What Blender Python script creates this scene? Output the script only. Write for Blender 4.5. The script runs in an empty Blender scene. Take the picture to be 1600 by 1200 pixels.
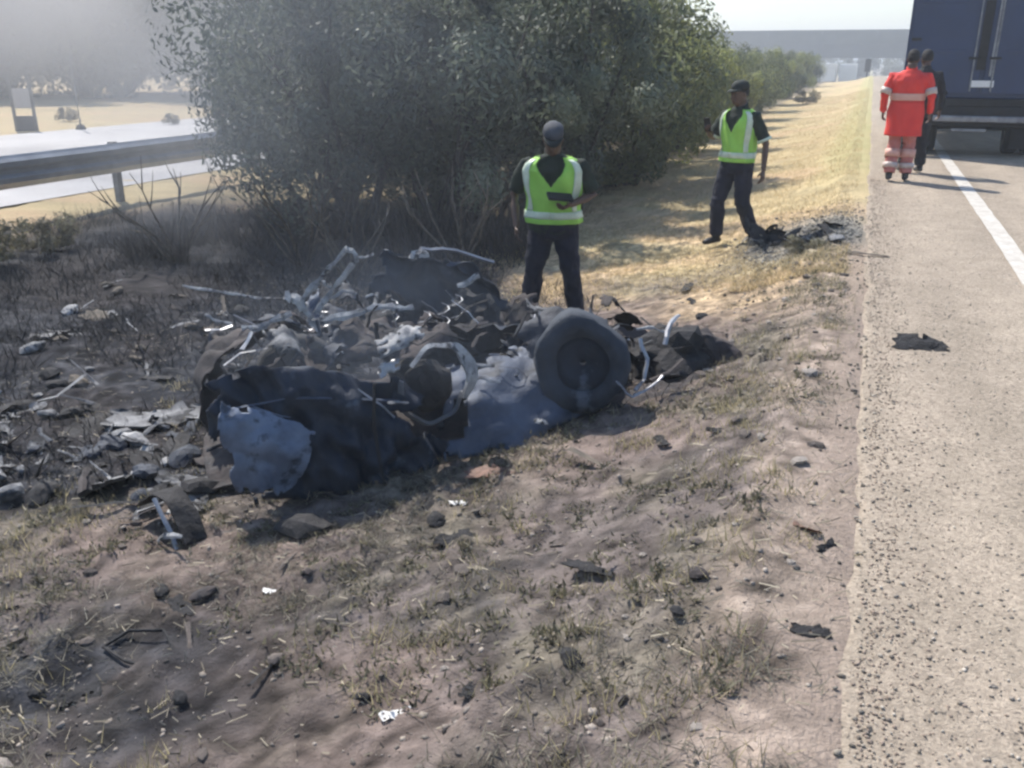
import bpy, bmesh, math, random
import numpy as np
from mathutils import Vector, Matrix, Euler

# ------------------------------------------------------------------ camera, sky, sun, exposure
S = bpy.context.scene
COL = S.collection
R = math.radians
cam_d = bpy.data.cameras.new('camera'); cam = bpy.data.objects.new('camera', cam_d); COL.objects.link(cam)
cam_d.sensor_width = 36; cam_d.lens = 31.5; cam_d.clip_start = 0.05; cam_d.clip_end = 6000
cam.location = (0, 0, 1.65)
cam.rotation_euler = Euler((R(90 - 20.0), 0, R(20.8)), 'XYZ')
S.camera = cam
SUN_AZ = math.atan2(-0.78, 0.62); SUN_EL = R(49)
sun_dir = Vector((math.sin(SUN_AZ) * math.cos(SUN_EL), math.cos(SUN_AZ) * math.cos(SUN_EL), math.sin(SUN_EL)))
W = bpy.data.worlds.new('World'); S.world = W; W.use_nodes = True
wn = W.node_tree; bg = wn.nodes['Background']
sky = wn.nodes.new('ShaderNodeTexSky'); sky.sky_type = 'NISHITA'; sky.sun_disc = False
sky.sun_elevation = SUN_EL; sky.sun_rotation = SUN_AZ; sky.air_density = 1.2; sky.dust_density = 0.8; sky.ozone_density = 3.0
wn.links.new(sky.outputs[0], bg.inputs[0]); bg.inputs[1].default_value = 0.13
sl = bpy.data.lights.new('sun', 'SUN'); sl.energy = 4.6; sl.angle = R(0.6); sl.color = (1.0, 0.95, 0.87)
so = bpy.data.objects.new('sun', sl); COL.objects.link(so); so.rotation_euler = (-sun_dir).to_track_quat('-Z', 'Y').to_euler()
so.location = (-40, 20, 60)
S.view_settings.view_transform = 'Standard'; S.view_settings.look = 'None'
S.view_settings.exposure = 0.62; S.view_settings.gamma = 1.0; S.view_settings.use_curve_mapping = False
S.render.engine = 'CYCLES'
S.cycles.use_denoising = True
S.cycles.filter_width = 2.6
S.cycles.max_bounces = 4; S.cycles.diffuse_bounces = 2; S.cycles.glossy_bounces = 2; S.cycles.transparent_max_bounces = 6
S.cycles.volume_bounces = 0; S.cycles.volume_max_steps = 40; S.cycles.volume_step_rate = 4.0
S.cycles.use_adaptive_sampling = True; S.cycles.adaptive_threshold = 0.05

rng = np.random.default_rng(7)
random.seed(7)

# ------------------------------------------------------------------ noise
def _hash(ix, iy, iz):
    n = (ix * 374761393 + iy * 668265263 + iz * 2147483647 + 1013904223) & 0xFFFFFFFF
    n = ((n ^ (n >> 13)) * 1274126177) & 0xFFFFFFFF
    n = ((n ^ (n >> 16)) * 2246822519) & 0xFFFFFFFF
    return ((n ^ (n >> 15)) & 0xFFFF) / 32767.5 - 1.0
def vnoise(x, y, z=0.0):
    x, y, z = np.broadcast_arrays(np.asarray(x, float), np.asarray(y, float), np.asarray(z, float))
    fx, fy, fz = np.floor(x), np.floor(y), np.floor(z)
    ix, iy, iz = fx.astype(np.int64), fy.astype(np.int64), fz.astype(np.int64)
    u, v, w = x - fx, y - fy, z - fz
    u = u * u * (3 - 2 * u); v = v * v * (3 - 2 * v); w = w * w * (3 - 2 * w)
    def L(a, b, t): return a + (b - a) * t
    return L(L(L(_hash(ix, iy, iz), _hash(ix + 1, iy, iz), u), L(_hash(ix, iy + 1, iz), _hash(ix + 1, iy + 1, iz), u), v),
             L(L(_hash(ix, iy, iz + 1), _hash(ix + 1, iy, iz + 1), u), L(_hash(ix, iy + 1, iz + 1), _hash(ix + 1, iy + 1, iz + 1), u), v), w)
def fbm(x, y, z=0.0, oct=4):
    s = 0.0; a = 0.5
    for i in range(oct):
        s = s + a * vnoise(np.asarray(x) * 2 ** i + 17.3 * i, np.asarray(y) * 2 ** i - 9.1 * i, np.asarray(z) * 2 ** i + 3.7 * i); a *= 0.5
    return s
def sstep(a, b, x):
    t = np.clip((np.asarray(x, float) - a) / (b - a), 0, 1); return t * t * (3 - 2 * t)

# ------------------------------------------------------------------ ground heights
def dip(y): return -3.8 * sstep(95, 185, y)
def base_z(x, y):
    x = np.asarray(x, float); y = np.asarray(y, float)
    return np.where(x > -0.2, 0.0, -0.72 * (1 - np.exp(np.minimum(x + 0.2, 0) / 1.7))) + dip(y)
def ground_z(x, y):
    x = np.asarray(x, float); y = np.asarray(y, float)
    z = base_z(x, y)
    near = np.exp(-np.maximum(np.hypot(x + 2, y - 4) - 9, 0) / 12.0)
    side = sstep(0.1, -0.5, x)
    bump = 0.055 * fbm(x * 0.9, y * 0.9, 1.0, 3) + 0.035 * fbm(x * 5.0, y * 5.0, 2.0, 3) * (0.5 + 0.5 * vnoise(x * 1.3, y * 1.3, 5))
    clod = np.maximum(fbm(x * 9, y * 9, 7.0, 2) - 0.12, 0) * 0.09
    z = z + (bump + clod) * near * side
    z = z + 0.02 * fbm(x * 3, y * 3, 9.0, 3) * sstep(0.3, 0.0, x) * near
    z = np.where(x > 0.1, base_z(x, y) - 0.035 * sstep(0.1, 0.35, x) - 0.002, z)
    z = np.where(x > 9.2, base_z(x, y) - 0.03, z)
    return z
def gz(x, y): return float(ground_z(np.array([x]), np.array([y]))[0]) if x < 0.15 else float(dip(y)) + 0.004

# ------------------------------------------------------------------ helpers
def newmesh(name, verts, faces, smooth=False):
    me = bpy.data.meshes.new(name)
    me.from_pydata([tuple(v) for v in verts], [], [tuple(f) for f in faces]); me.update()
    if smooth: me.polygons.foreach_set('use_smooth', [True] * len(me.polygons))
    return me
def npmesh(name, V, F, n, smooth=False, cols=None):
    """V (k,3) array, F (m,n) index array with n corners each; cols per vertex"""
    me = bpy.data.meshes.new(name); V = np.asarray(V, np.float32); F = np.asarray(F, np.int32)
    me.vertices.add(len(V)); me.vertices.foreach_set('co', V.ravel())
    me.loops.add(F.size); me.loops.foreach_set('vertex_index', F.ravel())
    me.polygons.add(len(F)); me.polygons.foreach_set('loop_start', np.arange(0, F.size, n, dtype=np.int32))
    me.polygons.foreach_set('loop_total', np.full(len(F), n, np.int32))
    me.update(calc_edges=True)
    if smooth: me.polygons.foreach_set('use_smooth', np.ones(len(F), bool))
    if cols is not None:
        a = me.color_attributes.new('col', 'FLOAT_COLOR', 'POINT')
        c = np.ones((len(V), 4), np.float32); c[:, :3] = cols; a.data.foreach_set('color', c.ravel())
    return me
def link(name, me, mat=None, parent=None, loc=None, rot=None):
    o = bpy.data.objects.new(name, me); COL.objects.link(o)
    if mat is not None and me is not None and not me.materials: me.materials.append(mat)
    if parent is not None: o.parent = parent
    if loc is not None: o.location = loc
    if rot is not None: o.rotation_euler = rot
    return o
def empty(name, loc, rz=0):
    o = bpy.data.objects.new(name, None); COL.objects.link(o); o.location = loc; o.rotation_euler = (0, 0, rz)
    o.empty_display_size = 0.2
    return o
def tag(o, label=None, cat=None, group=None, kind=None):
    if label: o['label'] = label
    if cat: o['category'] = cat
    if group: o['group'] = group
    if kind: o['kind'] = kind
    return o

class MB:
    def __init__(s): s.v = []; s.f = []
    def add(s, vs, fs):
        k = len(s.v); s.v += [tuple(v) for v in vs]; s.f += [tuple(i + k for i in f) for f in fs]; return s
    def box(s, x0, x1, y0, y1, z0, z1, bev=0.0):
        b = min(bev, (x1 - x0) / 2.1, (y1 - y0) / 2.1, (z1 - z0) / 2.1)
        bm = bmesh.new(); bmesh.ops.create_cube(bm, size=1.0)
        for v in bm.verts:
            v.co = Vector(((x0 + x1) / 2 + v.co.x * (x1 - x0), (y0 + y1) / 2 + v.co.y * (y1 - y0), (z0 + z1) / 2 + v.co.z * (z1 - z0)))
        if b > 0: bmesh.ops.bevel(bm, geom=list(bm.edges), offset=b, segments=2, affect='EDGES', profile=0.6)
        bm.verts.index_update()
        s.add([v.co[:] for v in bm.verts], [[v.index for v in f.verts] for f in bm.faces]); bm.free(); return s
    def loft(s, rings, caps=True, closed=False):
        n = len(rings[0]); k = len(s.v)
        for r in rings: s.v += [tuple(p) for p in r]
        m = len(rings)
        for i in range(m if closed else m - 1):
            a = k + i * n; b = k + ((i + 1) % m) * n
            for j in range(n):
                j2 = (j + 1) % n; s.f.append((a + j, a + j2, b + j2, b + j))
        if caps and not closed:
            s.f.append(tuple(k + j for j in reversed(range(n)))); s.f.append(tuple(k + (m - 1) * n + j for j in range(n)))
        return s
    def tube(s, pts, rad, seg=8, flat=1.0, up=(0, 0, 1), caps=True):
        pts = [Vector(p) for p in pts]; rings = []
        if not hasattr(rad, '__len__'): rad = [rad] * len(pts)
        ref = Vector(up)
        for i, p in enumerate(pts):
            t = (pts[min(i + 1, len(pts) - 1)] - pts[max(i - 1, 0)])
            if t.length < 1e-9: t = Vector((0, 0, 1))
            t.normalize()
            a = ref - t * ref.dot(t)
            if a.length < 1e-3: a = Vector((1, 0, 0)) - t * t.x
            a.normalize(); b = t.cross(a)
            rings.append([p + (b * math.cos(q) + a * math.sin(q) * flat) * rad[i] for q in (2 * math.pi * j / seg for j in range(seg))])
        return s.loft(rings, caps)
    def ball(s, c, r, seg=12, rings=8, sc=(1, 1, 1), rot=None):
        c = Vector(c); rr = []
        for i in range(1, rings):
            th = math.pi * i / rings
            ring = []
            for j in range(seg):
                ph = 2 * math.pi * j / seg
                p = Vector((math.sin(th) * math.cos(ph) * sc[0], math.sin(th) * math.sin(ph) * sc[1], -math.cos(th) * sc[2])) * r
                if rot is not None: p = rot @ p
                ring.append(c + p)
            rr.append(ring)
        return s.loft(rr)
    def build(s, name, mat, parent=None, smooth=False):
        me = newmesh(name, s.v, s.f, smooth)
        o = link(name, me, mat, parent); return o

def nodes_of(m): return m.node_tree.nodes, m.node_tree.links
def pmat(name, c1, c2=None, scale=6.0, rough=0.7, metal=0.0, bump=0.0, bscale=None, c3=None, s3=20.0, t3=0.6, w3=0.08, attr=None, detail=6, spec=0.5, emit=None, alpha=None):
    m = bpy.data.materials.new(name); m.use_nodes = True; N, L = nodes_of(m); b = N['Principled BSDF']
    b.inputs['Roughness'].default_value = rough; b.inputs['Metallic'].default_value = metal
    b.inputs['Specular IOR Level'].default_value = spec
    tc = N.new('ShaderNodeTexCoord')
    def noise(sc, det=detail, rg=0.6):
        n = N.new('ShaderNodeTexNoise'); n.inputs['Scale'].default_value = sc; n.inputs['Detail'].default_value = det; n.inputs['Roughness'].default_value = rg
        L.new(tc.outputs['Object'], n.inputs['Vector']); return n
    def mix(fac, a, bb, mode='MIX'):
        x = N.new('ShaderNodeMix'); x.data_type = 'RGBA'; x.blend_type = mode
        for sock, val in ((x.inputs[0], fac), (x.inputs[6], a), (x.inputs[7], bb)):
            if isinstance(val, bpy.types.NodeSocket): L.new(val, sock)
            elif isinstance(val, (int, float)): sock.default_value = val
            else: sock.default_value = (*val, 1)
        return x.outputs[2]
    def ramp(src, a, bb):
        r = N.new('ShaderNodeMapRange'); r.inputs[1].default_value = a; r.inputs[2].default_value = bb; L.new(src, r.inputs[0]); return r.outputs[0]
    c2 = c2 or tuple(v * 0.7 for v in c1)
    n1 = noise(scale)
    if attr:
        at = N.new('ShaderNodeAttribute'); at.attribute_name = attr
        col = mix(1.0, at.outputs['Color'], mix(ramp(n1.outputs[0], 0.3, 0.7), c1, c2), 'MULTIPLY')
    else:
        col = mix(ramp(n1.outputs[0], 0.35, 0.65), c1, c2)
    if c3:
        n3 = noise(s3, 4)
        col = mix(ramp(n3.outputs[0], t3, t3 + w3), col, c3)
    L.new(col, b.inputs['Base Color'])
    if bump:
        nb = noise(bscale or scale * 4, 5, 0.65)
        bp = N.new('ShaderNodeBump'); bp.inputs['Strength'].default_value = bump; bp.inputs['Distance'].default_value = 0.02
        L.new(nb.outputs[0], bp.inputs['Height']); L.new(bp.outputs[0], b.inputs['Normal'])
    return m

M = {}
M['ground'] = pmat('ground_soil', (1.15, 1.15, 1.15), (0.78, 0.77, 0.76), scale=26, rough=0.95, bump=0.9, bscale=60, attr='col', spec=0.15)
M['asphalt'] = pmat('chip_seal_asphalt', (0.43, 0.355, 0.28), (0.355, 0.295, 0.23), scale=3.2, rough=0.92, bump=0.7, bscale=95, c3=(0.15, 0.13, 0.11), s3=48, t3=0.60, w3=0.06, spec=0.2)
_N, _L = nodes_of(M['asphalt']); _b = _N['Principled BSDF']; _src = _b.inputs['Base Color'].links[0].from_socket
_tc = _N.new('ShaderNodeTexCoord'); _mp = _N.new('ShaderNodeMapping'); _mp.inputs['Scale'].default_value = (1.6, 0.22, 1); _L.new(_tc.outputs['Object'], _mp.inputs[0])
_n = _N.new('ShaderNodeTexNoise'); _n.inputs['Scale'].default_value = 1.1; _n.inputs['Detail'].default_value = 6; _L.new(_mp.outputs[0], _n.inputs[0])
_r = _N.new('ShaderNodeMapRange'); _r.inputs[1].default_value = .3; _r.inputs[2].default_value = .72; _r.inputs[3].default_value = .80; _r.inputs[4].default_value = 1.12; _L.new(_n.outputs[0], _r.inputs[0])
_v = _N.new('ShaderNodeTexVoronoi'); _v.inputs['Scale'].default_value = 70; _L.new(_tc.outputs['Object'], _v.inputs['Vector'])
_r2 = _N.new('ShaderNodeMapRange'); _r2.inputs[3].default_value = .72; _r2.inputs[4].default_value = 1.22; _L.new(_v.outputs['Color'], _r2.inputs[0])
_m = _N.new('ShaderNodeMath'); _m.operation = 'MULTIPLY'; _L.new(_r.outputs[0], _m.inputs[0]); _L.new(_r2.outputs[0], _m.inputs[1])
_x = _N.new('ShaderNodeVectorMath'); _x.operation = 'SCALE'; _L.new(_src, _x.inputs[0]); _L.new(_m.outputs[0], _x.inputs['Scale']); _L.new(_x.outputs[0], _b.inputs['Base Color'])
M['line'] = pmat('road_paint', (0.58, 0.55, 0.50), (0.43, 0.39, 0.34), scale=7, rough=0.85, bump=0.3, bscale=90, c3=(0.36, 0.32, 0.27), s3=22, t3=0.60, w3=0.1)
M['concrete_road'] = pmat('pale_concrete_road', (0.50, 0.48, 0.47), (0.42, 0.40, 0.39), scale=0.6, rough=0.9)
M['grassblade'] = pmat('dry_grass', (1, 1, 1), (0.75, 0.75, 0.72), scale=3, rough=0.85, attr='col', spec=0.2)
M['leaf'] = None
M['bark'] = pmat('charred_bark', (0.075, 0.062, 0.055), (0.03, 0.027, 0.027), scale=9, rough=0.9, bump=0.6, c3=(0.2, 0.18, 0.16), s3=14, t3=0.66)
M['deadwood'] = pmat('dead_twig_wood', (0.16, 0.13, 0.10), (0.07, 0.06, 0.05), scale=15, rough=0.9)
M['stone'] = pmat('dusty_stone', (0.40, 0.35, 0.30), (0.22, 0.19, 0.17), scale=18, rough=0.9, bump=0.5)
M['clod'] = pmat('dark_soil_clod', (0.17, 0.14, 0.12), (0.09, 0.075, 0.068), scale=18, rough=0.95, bump=0.5)
M['galv'] = pmat('weathered_galvanised_steel', (0.40, 0.41, 0.43), (0.28, 0.29, 0.31), scale=3, rough=0.5, metal=0.55, c3=(0.16, 0.13, 0.11), s3=9, t3=0.66)
M['post'] = pmat('grey_steel_post', (0.22, 0.22, 0.22), (0.13, 0.13, 0.13), scale=6, rough=0.7, metal=0.3)
M['bridge'] = pmat('weathered_concrete', (0.085, 0.09, 0.08), (0.05, 0.053, 0.048), scale=0.5, rough=0.9, bump=0.2)
M['bridge_dark'] = pmat('stained_concrete', (0.075, 0.075, 0.075), (0.05, 0.05, 0.052), scale=0.6, rough=0.9)
M['navy'] = pmat('navy_blue_paint', (0.024, 0.046, 0.118), (0.02, 0.037, 0.092), scale=1.5, rough=0.42, c3=(0.035, 0.05, 0.085), s3=3, t3=0.62)
M['blacktrim'] = pmat('black_rubber', (0.022, 0.022, 0.024), (0.012, 0.012, 0.013), scale=10, rough=0.8)
M['steelgrey'] = pmat('scuffed_grey_steel', (0.34, 0.35, 0.37), (0.2, 0.2, 0.22), scale=8, rough=0.45, metal=0.6)
M['white'] = pmat('white_paint', (0.74, 0.74, 0.72), (0.66, 0.66, 0.65), scale=3, rough=0.5)
M['plate'] = pmat('white_number_plate', (0.82, 0.82, 0.80), (0.75, 0.75, 0.74), scale=12, rough=0.4)
M['redlens'] = pmat('red_lamp_lens', (0.35, 0.02, 0.02), (0.22, 0.01, 0.01), scale=30, rough=0.25)
M['glass'] = pmat('dark_glass', (0.02, 0.025, 0.03), (0.015, 0.02, 0.025), scale=2, rough=0.1)
# burnt metals
M['burnt'] = pmat('burnt_body_steel', (0.026, 0.035, 0.056), (0.014, 0.018, 0.028), scale=3.5, rough=0.72, metal=0.15, bump=0.5, bscale=22, c3=(0.10, 0.12, 0.155), s3=5, t3=0.62, w3=0.12)
M['bare'] = pmat('heat_bleached_steel', (0.16, 0.195, 0.265), (0.08, 0.10, 0.145), scale=5, rough=0.55, metal=0.25, bump=0.35, bscale=18, c3=(0.04, 0.048, 0.065), s3=7, t3=0.56)
M['dull'] = pmat('sooty_blue_steel', (0.085, 0.105, 0.15), (0.04, 0.05, 0.075), scale=5, rough=0.65, metal=0.15, bump=0.4, bscale=20, c3=(0.025, 0.03, 0.042), s3=7, t3=0.58)
M['soot'] = pmat('sooty_ash_metal', (0.26, 0.26, 0.265), (0.07, 0.07, 0.075), scale=9, rough=0.85, bump=0.8, bscale=40, c3=(0.03, 0.03, 0.033), s3=12, t3=0.55)
M['ashtyre'] = pmat('ash_dusted_tyre', (0.042, 0.052, 0.07), (0.02, 0.024, 0.033), scale=4, rough=0.85, bump=0.5, bscale=30, c3=(0.08, 0.09, 0.11), s3=5, t3=0.6)
M['rust'] = pmat('burnt_rusty_steel', (0.050, 0.037, 0.036), (0.022, 0.020, 0.022), scale=6, rough=0.85, bump=0.6, bscale=30, c3=(0.11, 0.09, 0.088), s3=11, t3=0.68)
M['ash'] = pmat('ash_white_metal', (0.50, 0.49, 0.48), (0.17, 0.17, 0.18), scale=11, rough=0.85, bump=0.8, bscale=40, c3=(0.045, 0.045, 0.05), s3=12, t3=0.55)
M['char'] = pmat('charred_black', (0.028, 0.026, 0.028), (0.013, 0.012, 0.013), scale=10, rough=0.85, bump=0.8, bscale=35, c3=(0.10, 0.09, 0.09), s3=13, t3=0.68)
M['paper'] = pmat('pale_litter', (0.75, 0.73, 0.70), (0.55, 0.53, 0.5), scale=20, rough=0.8)
M['terracotta'] = pmat('orange_brown_plastic', (0.24, 0.13, 0.09), (0.13, 0.075, 0.055), scale=14, rough=0.7)
# people
M['skin'] = pmat('brown_skin', (0.11, 0.062, 0.042), (0.085, 0.047, 0.033), scale=9, rough=0.55)
M['vest'] = pmat('lime_hi_vis_fabric', (0.36, 0.68, 0.12), (0.29, 0.58, 0.09), scale=7, rough=0.75, bump=0.25, bscale=14)
M['reflect'] = pmat('silver_reflective_tape', (0.66, 0.74, 0.60), (0.52, 0.60, 0.46), scale=12, rough=0.5)
M['uniform'] = pmat('dark_olive_uniform_cloth', (0.020, 0.032, 0.020), (0.012, 0.018, 0.014), scale=9, rough=0.9, bump=0.3, bscale=20)
M['trouser'] = pmat('navy_uniform_cloth', (0.012, 0.013, 0.03), (0.008, 0.009, 0.018), scale=6, rough=0.9, bump=0.3, bscale=16)
M['boot'] = pmat('black_leather', (0.02, 0.018, 0.017), (0.012, 0.011, 0.011), scale=12, rough=0.5)
M['red'] = pmat('red_orange_overall_cloth', (0.78, 0.05, 0.035), (0.66, 0.035, 0.03), scale=5, rough=0.8, bump=0.25, bscale=14)
M['fadedred'] = pmat('faded_pink_red_cloth', (0.55, 0.20, 0.17), (0.45, 0.14, 0.12), scale=6, rough=0.85, bump=0.25, bscale=14)
M['pinkband'] = pmat('faded_reflective_band', (0.72, 0.42, 0.34), (0.62, 0.30, 0.24), scale=9, rough=0.6)
M['palereflect'] = pmat('pale_reflective_tape', (0.60, 0.50, 0.45), (0.5, 0.38, 0.34), scale=12, rough=0.5)
M['hair'] = pmat('black_hair', (0.012, 0.010, 0.010), (0.008, 0.007, 0.007), scale=40, rough=0.8, bump=0.6, bscale=80)
M['capcloth'] = pmat('dark_cap_sunlit_crown', (0.075, 0.08, 0.095), (0.04, 0.044, 0.055), scale=9, rough=0.85)  # dark cap; its sunlit top is put into the greyer crown colour
M['darkcap'] = pmat('dark_green_cap_cloth', (0.018, 0.026, 0.022), (0.010, 0.013, 0.012), scale=9, rough=0.85)
M['eye'] = pmat('eye', (0.03, 0.02, 0.02), (0.02, 0.015, 0.015), scale=9, rough=0.3)
M['darkcloth'] = pmat('black_work_cloth', (0.018, 0.018, 0.022), (0.011, 0.011, 0.013), scale=8, rough=0.9)

def leafmat(name, tr=0.25):
    m = bpy.data.materials.new(name); m.use_nodes = True; N, L = nodes_of(m); b = N['Principled BSDF']; out = N['Material Output']
    at = N.new('ShaderNodeAttribute'); at.attribute_name = 'col'
    b.inputs['Roughness'].default_value = 0.6; b.inputs['Specular IOR Level'].default_value = 0.35
    L.new(at.outputs['Color'], b.inputs['Base Color'])
    t = N.new('ShaderNodeBsdfTranslucent'); L.new(at.outputs['Color'], t.inputs[0])
    mx = N.new('ShaderNodeMixShader'); mx.inputs[0].default_value = tr
    L.new(b.outputs[0], mx.inputs[1]); L.new(t.outputs[0], mx.inputs[2]); L.new(mx.outputs[0], out.inputs[0])
    return m
M['leaf'] = leafmat('foliage_leaves', 0.42)
M['straw'] = leafmat('straw_blades', 0.5)

# ------------------------------------------------------------------ ground sheet
def spaced(lo, hi, step): return np.arange(lo, hi, step)
def grow(a, b, s0, k):
    out = [a]; s = s0; sg = 1 if b > a else -1
    while (b - out[-1]) * sg > 0: out.append(out[-1] + sg * s); s *= k
    return np.array(out[1:])
xs = np.concatenate([grow(-6.5, -1600, 0.06, 1.09)[::-1], spaced(-6.5, 0.45, 0.028), grow(0.45, 1600, 0.25, 1.3)])
ys = np.concatenate([grow(1.0, -900, 0.1, 1.3)[::-1], spaced(1.0, 8.5, 0.028), grow(8.5, 2600, 0.03, 1.028)])
X, Y = np.meshgrid(xs, ys); Z = ground_z(X, Y)
def lerp(a, b, t): return a + (b - a) * t[..., None]
def C(*c): return np.array(c, float)
n_lo = fbm(X * 0.7, Y * 0.7, 11, 4); n_md = fbm(X * 2.6, Y * 2.6, 12, 4); n_hi = fbm(X * 9, Y * 9, 13, 3)
soil = lerp(np.broadcast_to(C(0.168, 0.140, 0.128), X.shape + (3,)), np.broadcast_to(C(0.212, 0.186, 0.146), X.shape + (3,)), sstep(-0.2, 0.3, n_md))
soil = lerp(soil, np.broadcast_to(C(0.062, 0.054, 0.05), X.shape + (3,)), sstep(0.0, 0.3, n_hi + 0.5 * n_lo + 0.4 * n_md) * 0.85)
soil = lerp(soil, np.broadcast_to(C(0.235, 0.18, 0.155), X.shape + (3,)), sstep(0.05, 0.35, n_lo) * 0.6)
straw = np.broadcast_to(C(0.49, 0.395, 0.23), X.shape + (3,)) * (1 + 0.35 * n_md)[..., None]
straw = lerp(straw, np.broadcast_to(C(0.55, 0.395, 0.25), X.shape + (3,)), sstep(0.0, 0.3, n_lo) * 0.7)
straw = lerp(straw, np.broadcast_to(C(0.40, 0.39, 0.19), X.shape + (3,)), sstep(-0.9, -0.35, X) * sstep(12, 18, Y) * 0.6)
fy = sstep(7.6, 9.6, Y + 1.6 * n_lo + 0.7 * n_md + 0.6 * (X + 2))
far_field = sstep(-9.5, -12.5, X)
gcol = lerp(soil, straw, np.maximum(fy, far_field))
# sandy shoulder strip beside the asphalt
strip = sstep(-0.42, -0.12, X + 0.16 * n_md) * sstep(13, 8, Y)
gcol = lerp(gcol, np.broadcast_to(C(0.34, 0.27, 0.22), X.shape + (3,)) * (1 + 0.3 * n_hi)[..., None], strip * 0.85)
grit = np.exp(-(((X + 0.45) / 0.62) ** 2 + ((Y - 9.7) / 1.4) ** 2) ** 2)
gcol = lerp(gcol, np.broadcast_to(C(0.24, 0.235, 0.215), X.shape + (3,)), np.clip(grit * (0.9 + n_md), 0, 1))
# burnt ground round and behind the wreck
def side(ax, ay, bx, by): return ((bx - ax) * (Y - ay) - (by - ay) * (X - ax)) / math.hypot(bx - ax, by - ay)
j = 0.55 * n_md + 0.25 * n_hi
b1 = sstep(-0.12, 0.22, side(-4.4, 2.75, -0.75, 4.95) + 0.5 * j)
b2 = sstep(-0.15, 0.3, side(-0.75, 4.95, -3.2, 8.6) + 0.7 * j)
b3 = sstep(14.2, 12.0, Y + 2 * n_lo) * sstep(-11.6, -10.2, X + n_lo)
burn = b1 * b2 * b3
fore = np.exp(-(((X + 2.35) / 0.9) ** 2 + ((Y - 1.95) / 0.75) ** 2) ** 1.5) * 0.95 + np.exp(-(((X + 1.2) / 0.8) ** 2 + ((Y - 2.9) / 0.6) ** 2)) * 0.3
burn = np.clip(np.maximum(burn, fore * (0.75 + 0.9 * n_md)), 0, 1)
ashc = lerp(np.broadcast_to(C(0.022, 0.023, 0.029), X.shape + (3,)), np.broadcast_to(C(0.062, 0.063, 0.070), X.shape + (3,)), sstep(0.05, 0.4, n_hi + 0.5 * n_md))
ashc = lerp(ashc, np.broadcast_to(C(0.048, 0.042, 0.042), X.shape + (3,)), sstep(0.0, 0.35, n_lo) * 0.7)
gcol = lerp(gcol, ashc, burn)
pb = np.exp(-(((X + 0.62) / 0.55) ** 2 + ((Y - 9.55) / 0.75) ** 2)) * (0.8 + n_md)
gcol = lerp(gcol, ashc, np.clip(pb, 0, .9))
# floor litter under the hedge
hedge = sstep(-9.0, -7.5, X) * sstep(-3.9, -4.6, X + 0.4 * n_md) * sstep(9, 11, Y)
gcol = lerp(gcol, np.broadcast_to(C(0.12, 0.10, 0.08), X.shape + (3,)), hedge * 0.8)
mott = fbm(X * 16, Y * 16, 77, 3); nearm = np.exp(-np.maximum(np.hypot(X + 2, Y - 4) - 6, 0) / 4.0) * sstep(0.1, -0.1, X)
gcol = gcol * (1 + (1.1 * mott + 0.5 * n_hi) * nearm)[..., None]
gcol = np.clip(gcol, 0.01, 0.9)
ny, nx = X.shape
idx = np.arange(ny * nx).reshape(ny, nx)
F = np.stack([idx[:-1, :-1], idx[:-1, 1:], idx[1:, 1:], idx[1:, :-1]], -1).reshape(-1, 4)
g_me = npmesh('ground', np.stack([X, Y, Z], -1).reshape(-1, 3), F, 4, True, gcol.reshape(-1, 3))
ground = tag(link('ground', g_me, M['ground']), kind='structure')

# ------------------------------------------------------------------ road
def strip_mesh(name, x0f, x1f, ya, yb, z, mat, step=0.25, cols=1, parent=None, kstep=1.02):
    yy = [ya]; s = step
    while yy[-1] < yb: yy.append(yy[-1] + s); s = step if yy[-1] < 12 else s * kstep
    yy = np.array(yy); rows = []
    for t in np.linspace(0, 1, cols + 1):
        x = x0f(yy) * (1 - t) + x1f(yy) * t; rows.append(np.stack([x, yy, dip(yy) + z], -1))
    V = np.stack(rows, 1); n, m = V.shape[:2]; id_ = np.arange(n * m).reshape(n, m)
    Fq = np.stack([id_[:-1, :-1], id_[:-1, 1:], id_[1:, 1:], id_[1:, :-1]], -1).reshape(-1, 4)
    return link(name, npmesh(name, V.reshape(-1, 3), Fq, 4, True), mat, parent)
edge = lambda y: 0.13 + 0.06 * fbm(y * 1.1, 3.0, 0, 4) + 0.02 * vnoise(y * 9, 1.0)
# asphalt slab with a worn, broken edge (top sheet plus edge face down into the soil)
yy = np.concatenate([np.arange(-40, 1, 0.5), np.arange(1, 14, 0.05), grow(14, 700, 0.1, 1.03)])
xe = edge(yy); zz = dip(yy)
prof = [(-0.03, -0.06), (0.0, -0.006), (0.04, 0.0), (1.0, 0.004), (4.4, 0.01), (8.6, 0.0), (8.7, -0.05)]
V = np.stack([np.stack([(xe if i < 3 else np.zeros_like(yy) + 0.13) + px_, yy, zz + pz_], -1) for i, (px_, pz_) in enumerate(prof)], 1)
n, m = V.shape[:2]; id_ = np.arange(n * m).reshape(n, m)
road = link('road', npmesh('road', V.reshape(-1, 3), np.stack([id_[:-1, :-1], id_[:-1, 1:], id_[1:, 1:], id_[1:, :-1]], -1).reshape(-1, 4), 4, True), M['asphalt'])
tag(road, kind='structure')
wob = lambda y: 0.008 * vnoise(y * 5, 2.0)
strip_mesh('edge_line', lambda y: 1.285 + wob(y), lambda y: 1.455 + wob(y + 50), -40, 400, 0.011, M['line'], parent=road)
yq = -30
while yq < 300:
    strip_mesh('lane_dash', lambda y: 0 * y + 5.0, lambda y: 0 * y + 5.12, yq, yq + 3, 0.018, M['line'], step=1.0, parent=road); yq += 9
cw = strip_mesh('far_carriageway', lambda y: 0 * y - 26.0, lambda y: 0 * y - 13.4, -60, 500, -0.70, M['concrete_road'], step=1.0, cols=2)
tag(cw, kind='structure')

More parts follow.
